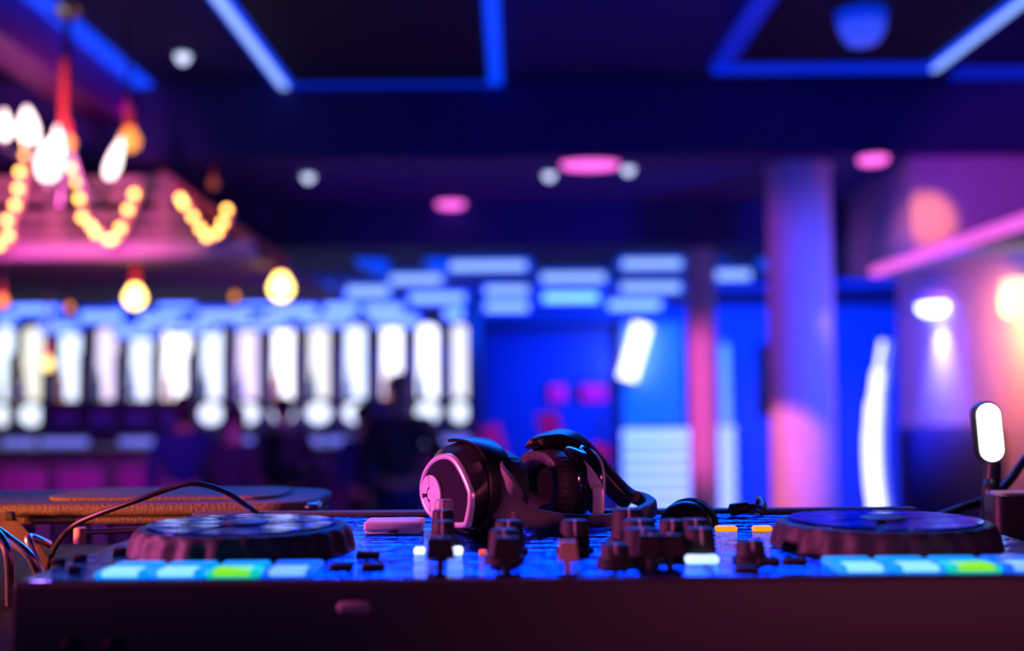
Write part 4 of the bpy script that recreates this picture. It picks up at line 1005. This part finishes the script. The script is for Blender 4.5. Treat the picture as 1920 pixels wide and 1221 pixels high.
# woven strap
M_web = mat('woven_strap', (0.10, 0.06, 0.06), 0.8, bump=1.0, bscale=700)
sp_ = thing('woven_strap', 'dark woven strap hanging below the case at the left edge', 'strap', P(30, 1000, 1.07))
obj('webbing', strap(BM(), [(P(-30, 978, 1.085), (0, 0.2, 1), 0.016, 0.002), (P(10, 980, 1.083), (0.2, 0.2, 1), 0.016, 0.002), (P(32, 1000, 1.075), (0.7, 0, 0.6), 0.016, 0.002), (P(60, 1030, 1.07), (0.6, 0, 0.6), 0.016, 0.002), (P(90, 1075, 1.07), (0.6, 0, 0.6), 0.016, 0.002)], 6), M_web, sp_)
obj('buckle', box(BM(), P(18, 968, 1.078)-Vector((.004, .002, .004)), P(18, 968, 1.078)+Vector((.004, .004, .004)), 0.001, 1), M_dark, sp_)
# wire stand
M_wire = mat('rose_metal', (0.75, 0.62, 0.66), 0.28, 0.9)
ws = thing('wire_stand', 'bent metal wire stand holding the dark case', 'stand', (-0.45, 1.1, ZT))
rr = 0.0042
def zfoot(p): return Vector((p.x, p.y, ZT+rr))
for pts in ([P(-40, 972, 1.0), P(15, 1010, 1.0), P(62, 1052, 1.0), zfoot(P(85, 1075, 1.02))], [P(-20, 985, 0.985), P(5, 1015, 0.985), P(17, 1052, 0.985), zfoot(P(20, 1075, 1.0))]):
    obj('leg', tube(BM(), pts, rr, 10), M_wire, ws)
obj('leg', tube(BM(), [P(92, 1022, 1.06), P(70, 1012, 1.05), P(56, 1008, 1.045), P(54, 1014, 1.04), P(62, 1035, 1.04), P(70, 1060, 1.04), zfoot(P(80, 1110, 1.04))], 0.0038, 10, 5), M_wire, ws)
cr = [P(150, 998, 1.07), P(240, 996, 1.09)]
obj('crossbar', rod(BM(), cr[0], cr[1]+Vector((0.12, 0.05, 0)), 0.0028, 10), M_wire, ws)
obj('rubber_foot', rod(BM(), cr[0]+Vector((0, 0, 0.004)), cr[0]-Vector((0, 0, 0.010)), 0.0055, 12), mat('pink_rubber', (0.8, 0.4, 0.45), 0.6), ws)
for x in (-0.62, -0.30):
    obj('support_leg', tube(BM(), [(x, 1.12, ZT+rr), (x, 1.13, zb-0.012), (x, 1.14, zb-0.0042), (x, 1.22, zb-0.0042), (x, 1.25, zb-0.012), (x, 1.26, ZT+rr)], rr, 10, 4), M_wire, ws)
# arcing cable
cp = [PZ(70, 1062, ZT+0.004), P(101, 1031, 1.04), P(133, 990, 1.02), P(175, 968, 1.01), P(250, 941, 1.0), P(317, 917, 1.0), P(365, 907, 1.0), P(419, 921, 1.01), P(456, 944, 1.03), P(487, 968, 1.065), P(505, 1000, 1.09), PZ(515, 1050, ZT+0.004)]
cp[0].y = 1.08; cp[0].x = -0.43
tag(obj('cable', tube(BM(), cp, 0.0023, 10), mat('black_cable', (0.03, 0.02, 0.02), 0.4)), 'thin black cable arching in front of the dark case', 'cable')
# lamp on the right
M_lampb = mat('lamp_plastic', (0.015, 0.02, 0.02), 0.4)
LY = 1.14
c = P(1856, 811, LY)
lm = thing('clip_lamp', 'small upright lamp with a glowing white lozenge head behind the right jog wheel', 'lamp', (c.x, LY, ZT))
def lozenge(hw, hh, y0, y1, ang=math.radians(4)):
    pts = []
    for k in range(33):
        a = PI*k/32; pts.append((hw*math.cos(a), hh-hw+hw*math.sin(a)))
    for k in range(33):
        a = PI+PI*k/32; pts.append((hw*math.cos(a), -(hh-hw)+hw*math.sin(a)))
    M = T(c.x, 0, c.z) @ Matrix.Rotation(PI/2, 4, 'X') @ Matrix.Rotation(ang, 4, 'Z')
    return prism(BM(), pts, -y1, -y0, M)
obj('head_shell', lozenge(S(25, LY), S(58, LY), LY, LY+0.012), M_lampb, lm)
obj('diffuser', lozenge(S(21, LY), S(53, LY), LY-0.002, LY+0.002), mat('lamp_diffuser', (1, 1, 1), 0.3, emit=(1.0, 1.0, 1.0), es=6), lm)
obj('stem', tube(BM(), [P(1862, 866, LY+0.006), P(1860, 900, LY+0.006), P(1856, 945, LY+0.006), PZ(1850, 1040, ZT+0.004)+Vector((0, 0, 0))], S(15, LY), 14), M_lampb, lm)
fb = PZ(1850, 1040, ZT)
obj('lamp_base', lathe(BM(), [(0.03, 0.0005), (0.03, 0.006), (0.02, 0.009)], 24, T(fb.x, fb.y, ZT)), M_lampb, lm)
tag(obj('cable', tube(BM(), [P(1990, 800, 1.2), P(1925, 858, 1.19), P(1895, 900, 1.185), P(1865, 928, 1.18), P(1835, 943, 1.17), P(1795, 956, 1.16), P(1740, 985, 1.15), (P(1700, 1000, 1.15).x, 1.15, ZT+0.004)], 0.0042, 10), M_lampb), 'black cable curving down behind the white lozenge lamp', 'cable')
# black box right of the deck
bxk = thing('black_device', 'black box shaped device with a pink lit top edge behind the right jog wheel', 'device', (P(1930, 980, 1.10).x, 1.15, ZT))
a = P(1868, 928, 1.10)
obj('casing', rbox((a.x, 1.10, ZT+0.0005), (a.x+0.20, 1.135, a.z), 0.008, 0.004), M_dark, bxk)
obj('top_plate', rbox((a.x+0.004, 1.104, a.z-0.001), (a.x+0.196, 1.131, a.z+0.0015), 0.007, 0.0008), M_cap, bxk)
# small plug and lead on the rear edge
pg = thing('cable_plug', 'small black plug on the back edge of the deck by the right jog wheel', 'plug', (P(1445, 965, 1.03).x, 1.03, ZD))
p0 = PZ(1425, 985, ZD+0.006)
obj('plug_body', rod(BM(), (p0.x, 1.03, ZD+0.006), (p0.x+0.014, 1.035, ZD+0.0075), 0.0055, 14), M_hp, pg)
obj('strain_relief', rod(BM(), (p0.x+0.014, 1.035, ZD+0.0075), (p0.x+0.022, 1.038, ZD+0.008), 0.0035, 12, 0.0025), M_hp, pg)
obj('lead', tube(BM(), [(p0.x+0.021, 1.038, ZD+0.008), (p0.x+0.03, 1.045, ZD+0.006), (p0.x+0.035, 1.06, ZD+0.0075), (p0.x+0.035, 1.09, ZD+0.006), (p0.x+0.035, 1.12, ZT+0.003)], 0.0022, 8), M_hp, pg)
